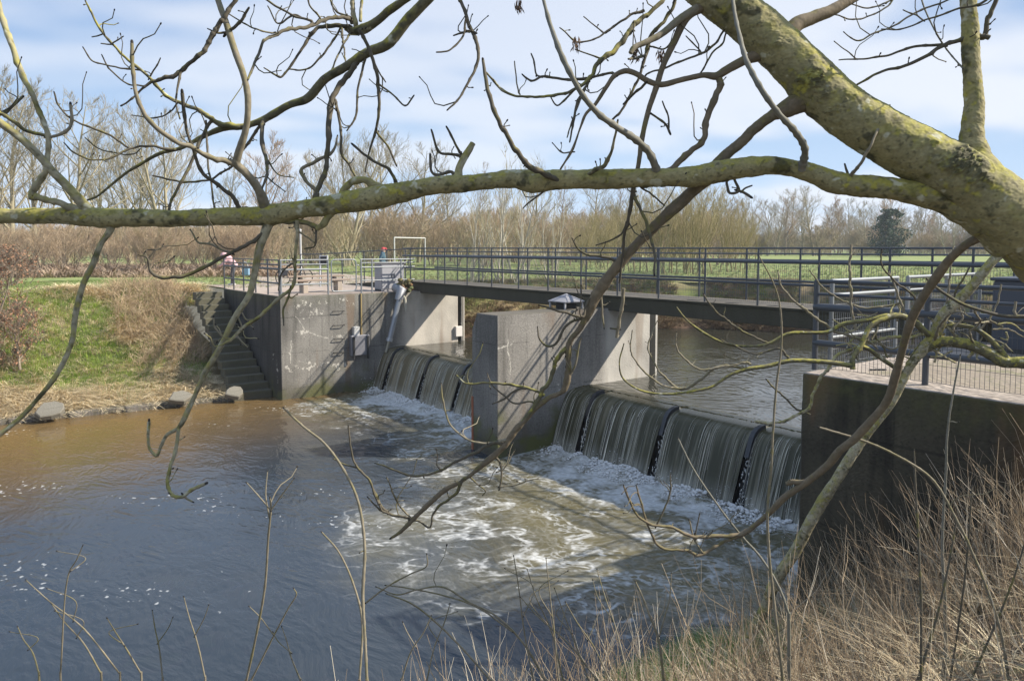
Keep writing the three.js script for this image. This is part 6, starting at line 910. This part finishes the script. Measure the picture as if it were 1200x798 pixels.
{
  const sap = thing('sapling', 'lichen spotted sapling with tangled mossy branches in front of the near platform', 'sapling', [-5.2, 0.5, -7.1]), B = makeTraced(9, sap, () => 7.2, barkMat);
  B('stem', '850,790,13 860,770,12 878,747,12 898,710,12.5 903,695,13 913,675,13 933,645,13 946,620,13 963,590,13 983,559,12 1003,527,11.5 1019,506,9.5 1037,484,8.5 1050,463,9.5 1060,443,10 1071,423,11 1084,407,13 1096,393,14 1107,368,13 1126,350,11.5 1140,335,11 1153,319,11 1167,303,10.5 1176,296,10 1225,245,9 1262,195,7 1290,130,5 1302,60,2', 'lichen', { d0: 8.2, d1: 6.7 });
  B('limb', '1465,930,26 1440,690,22 1390,500,18 1290,438,15 1245,430,14 1200,425,13.5 1176,424,13 1161,415,12.5 1141,405,12.5 1120,401,12.5 1096,401,12.5 1085,408,12', 'moss', { d0: 5.2 });
  B('branch', '1186,424,7 1181,420,6.5 1173,410,6.3 1158,395,6 1143,385,5 1120,381,4.4 1100,385,4', 'moss'); B('branch', '1094,393,9 1086,390,7.5 1073,378,7.5 1055,370,7.2 1038,373,7 1020,383,6.5 1014,395,6.3 1008,408,6 1000,420,6 1000,433,6', 'moss'); B('branch', '1044,371,6 1040,370,5.5 1018,375,5.2 988,380,5 970,389,4.3 950,390,4 925,391,4 900,403,3.6 880,406,3 855,404,3 830,393,2.5 805,375,2.2 793,360,2', 'moss');
  B('branch', '1001,429,6 995,428,5.6 975,425,5.5 950,423,5.1 925,423,5 900,429,4.6 875,433,4.6 855,440,4 835,453,3.5 815,458,3 780,462,2.5 750,457,2.2 730,443,2 726,425,1.8 731,404,1.5', 'moss'); B('branch', '878,432,3.5 875,431,3 840,431,3 820,445,3 800,456,3 780,443,2.5 768,428,2 760,410,1.8 765,390,1.5 770,377,1.2', 'pale'); B('branch', '806,455,2.8 780,453,2 755,435,2 740,415,1.8 741,388,1.3', 'pale'); B('branch', '880,427,3 875,425,2.5 845,431,2.5 820,433,2 800,418,2 792,403,1.8 793,390,1.5', 'pale'); B('branch', '925,420,3 916,409,2.5 896,413,2.2 880,414,2 860,405,2 845,398,1.8', 'twig'); B('branch', '903,402,3 900,401,2.5 876,391,2.2 855,378,2.2 835,360,2 825,345,1.6', 'twig');
  B('branch', '1086,392,4 1075,394,3.6 1040,396,3.6 1013,405,3.6 983,416,3.5 965,438,3.5 954,460,3.5 948,480,3.4 925,490,3 900,497,2.6 885,494,2', 'lichen'); B('twig', '950,486,2.6 937,481,2.2 916,463,2 899,445,1.8', 'twig'); B('branch', '1056,436,5.5 1048,430,5 1033,420,5 1020,410,4.6 1010,405,4', 'moss'); B('branch', '1012,405,3.4 1008,400,3.2 975,385,3 950,368,2.6 925,347,2.5 915,332,2 912,318,1.5', 'pale'); B('branch', '1058,352,2.5 1052,356,2.4 1013,360,2.3 983,350,2 963,335,1.8 950,318,1.5', 'pale'); B('branch', '1300,380,6 1240,372,5 1200,371,4.6 1176,370,4.2 1151,364,3.6 1126,355,3.5 1098,337,3 1086,326,2.4', 'twig', { d0: 6.7, d1: 6.9 }); B('branch', '1062,369,4 1060,363,3.2 1048,333,2.2 1042,318,1.6', 'pale');
  B('shoot', '1004,386,3.4 1000,370,3 996,330,3 998,287,2.5', 'pale'); B('shoot', '1076,378,2.8 1073,350,2.5 1050,330,2.1 1034,310,1.8 1034,293,1.5', 'twig'); B('shoot', '1108,370,3 1110,360,2.5 1113,330,2.3 1118,288,2', 'pale'); B('shoot', '1118,356,2.6 1120,345,2.4 1137,313,2', 'twig'); B('shoot', '1150,386,2.4 1156,378,2.2 1168,360,2 1174,333,2', 'pale'); B('shoot', '1190,371,3.2 1190,366,3 1191,353,3', 'pale'); B('branch', '1095,402,3.5 1108,372,2.4 1125,366,2 1140,372,1.8', 'pale'); B('branch', '1125,401,3 1118,386,2.2 1128,372,1.8 1125,360,1.4', 'pale'); B('branch', '1143,405,3 1138,390,2.2 1148,378,2 1143,362,1.5', 'pale'); B('branch', '1162,397,3 1172,400,2.4 1182,408,2 1187,412,1.6', 'pale'); B('branch', '1090,395,3 1078,405,2.4 1066,420,2 1062,435,1.7', 'moss'); B('branch', '1030,380,3 1026,392,2.4 1034,405,2.2 1040,418,1.8', 'moss');
  const rr = random(17); for (let k = 0; k < 46; k++) { const u = lerp(985, 1190, rr()), v = lerp(372, 425, rr()), a = rr() * TAU, L = 16 + 26 * rr(), b = a + (rr() - 0.5) * 1.6; B('twig', `${u.toFixed(0)},${v.toFixed(0)},2.4 ${(u + Math.cos(a) * L * 0.5).toFixed(0)},${(v + Math.sin(a) * L * 0.35 - 3).toFixed(0)},1.9 ${(u + Math.cos(a) * L * 0.7 + Math.cos(b) * L * 0.4).toFixed(0)},${(v + Math.sin(b) * L * 0.5 - 6).toFixed(0)},1.4`, k % 2 ? 'pale' : 'lichen', { spurs: 3 }); }
}
// ---------------------------------------------------------------- tall single stems in front, each its own plant
function tallStem(name, label, category, lines, d, kind = 'pale', ground = true) {
  const f = lines[0].trim().split(/\s+/)[0].split(',').map(Number), b = P(f[0], f[1], d), gy = hNear(b.x, b.z), t = thing(name, label, category, [b.x, ground ? gy : b.y, b.z]), B = makeTraced(Math.round(f[0] + f[1]), t, () => d, barkMat);
  lines.forEach((l, k) => B(k ? 'side_stem' : 'stem', l, kind, { spurs: 0.6, straight: 1, bare: d > 6, ...(k ? {} : { d0: d }) }));
  if (ground && b.y > gy) { const m = new MB(), w = f[2] * d / F / 2; m.tube([V(0, -0.05, 0), V(0.02, (b.y - gy) * 0.5, 0.01), V(0, b.y - gy + 0.01, 0)], [w * 1.25, w * 1.1, w], 8, (x, y, z, nx, ny, nz) => barkColor(kind)(x + b.x, y + gy, z + b.z, nx, ny, nz)); mesh('stem_foot', m.geo(), barkMat, t); }
  return t;
}
{
  const N = 'tall_weed_stem', S = tallStem;
  S(N, 'tall pale arching dry stem with its tip over the water, left of the pier', 'weed', ['430,799,4.4 427,740,4.4 425,700,5 427,640,4.5 420,590,4 405,555,4 380,520,3.5 355,500,3.5 333,479,3'], 3.0);
  S(N, 'pale dry stem that splits into three prongs over the open water', 'weed', ['288,799,3.7 301,739,3.5 310,688,3.5 314,629,3.2 317,596,3 316,584,2.5', '317,598,2.4 305,584,2 289,566,1.5', '315,606,2.4 311,580,2 313,553,1.6', '317,598,2.4 330,580,2.2 344,561,1.6'], 3.1);
  S(N, 'thin dry stem leaning right beside the three-pronged stem', 'weed', ['293,799,3 322,742,2.6 338,712,2.2 347,696,1.8 344,690,1.4', '320,744,2 305,724,1.6 292,711,1.3'], 3.2);
  S(N, 'dry stem with a blunt tip just left of the tall arching stem', 'weed', ['421,799,3.6 424,727,3.5 414,685,3.1 396,646,2.6 377,624,2.2', '429,706,3 453,688,2.6 480,673,2.3 500,663,2 500,650,1.3'], 3.05);
  S(N, 'long pinkish dry stem sloping down to the right below the foam', 'weed', ['576,799,3.3 550,769,3 518,736,3 483,708,2.5 453,696,2'], 3.3);
  S(N, 'pair of dry stems arching over to the left below the foam', 'weed', ['640,799,3.4 612,752,3.2 580,721,3 550,706,3 518,688,2.5 489,691,2.5 465,697,2 441,688,1.5', '600,740,2.6 560,712,2.4 520,698,2.2 470,688,2 452,686,1.4'], 3.4);
  S(N, 'stout brown dry stem left of the grassy water edge', 'weed', ['778,799,4 772,750,3.6 760,717,3 752,697,2.7 745,682,2.4', '773,745,2.4 785,700,1.8 787,672,1.4'], 3.6);
  S(N, 'pinkish upright stem crossing the falling water near the dark wall', 'weed', ['918,799,4.6 907,700,4 901,640,4 900,600,4 904,550,3.6 906,510,3.5 910,455,3.3 916,405,3 915,363,2.6 908,335,2.2 890,300,1.5'], 4.0, 'pale');
  S(N, 'long tan stem sweeping down right in front of the dark wall', 'weed', ['1183,799,4.2 1174,742,4 1160,697,4 1142,652,4 1121,608,4 1091,560,3.8 1046,531,3.6 1008,515,3.4 961,501,3'], 3.9, 'pale');
  S(N, 'thin grey stem leaning across the falling water at the foot of the dark wall', 'weed', ['925,720,4 913,688,3.8 893,655,3.4 865,623,3 840,590,2.6 813,550,2.4 795,514,2'], 4.4, 'sucker');
  S(N, 'dark upright stem in the stalks, lower right', 'weed', ['1076,799,5 1100,718,4 1112,664,3 1121,614,2'], 4.1, 'twig'); S(N, 'dark straight stem rising before the right wall', 'weed', ['1080,799,4 1080,709,3.8 1077,635,3.4 1073,560,3 1072,528,2'], 4.0, 'twig'); S(N, 'dark thin stem right of the straight stem', 'weed', ['1114,799,3.6 1124,733,3 1133,664,3 1140,570,2'], 4.2, 'twig'); S(N, 'dark leaning stem at the lower right edge', 'weed', ['1138,799,3.6 1177,709,3 1198,650,2.5 1215,590,2'], 4.0, 'twig'); S(N, 'tall grey stem rising across the right wall to the railing', 'weed', ['1108,700,4 1105,640,3.8 1109,558,3.5 1111,506,3 1118,459,2.5 1126,417,2.3'], 4.6, 'sucker');
  const r = random(23); const L = [[70, 700, 96, 640], [140, 780, 30, 680], [118, 790, 60, 708], [45, 790, 20, 735], [165, 790, 125, 725], [190, 795, 178, 716], [240, 795, 215, 700], [352, 798, 330, 735], [470, 798, 505, 722], [500, 798, 527, 708], [660, 798, 618, 668], [690, 798, 650, 690], [715, 798, 663, 706], [735, 790, 700, 668], [655, 798, 640, 655], [700, 798, 610, 700], [625, 798, 602, 652]];
  const words = ['first', 'second', 'third', 'fourth', 'fifth', 'sixth', 'seventh', 'eighth', 'ninth', 'tenth', 'eleventh', 'twelfth', 'thirteenth', 'fourteenth', 'fifteenth', 'sixteenth', 'seventeenth'], order = L.map((q, k) => [q[0], k]).sort((a, b) => a[0] - b[0]).map((q) => q[1]);
  L.forEach(([u, v, tu, tv], k) => S(N, `thin dry weed stem along the bottom edge, ${words[order.indexOf(k)]} from the left`, 'weed', [`${u},${Math.max(v, 790)},2.4 ${lerp(u, tu, 0.4) + 6 * (r() - 0.5)},${lerp(v, tv, 0.45)},2.1 ${lerp(u, tu, 0.75)},${lerp(v, tv, 0.75)},1.8 ${tu},${tv},1.3`, `${lerp(u, tu, 0.5)},${lerp(v, tv, 0.52)},1.6 ${lerp(u, tu, 0.6) + 14 * (r() < 0.5 ? -1 : 1)},${lerp(v, tv, 0.75)},1.3 ${lerp(u, tu, 0.6) + 19 * (r() < 0.5 ? -1 : 1)},${lerp(v, tv, 0.9)},1`], 2.9 + 0.6 * r()));
}
renderer.render(scene, camera);
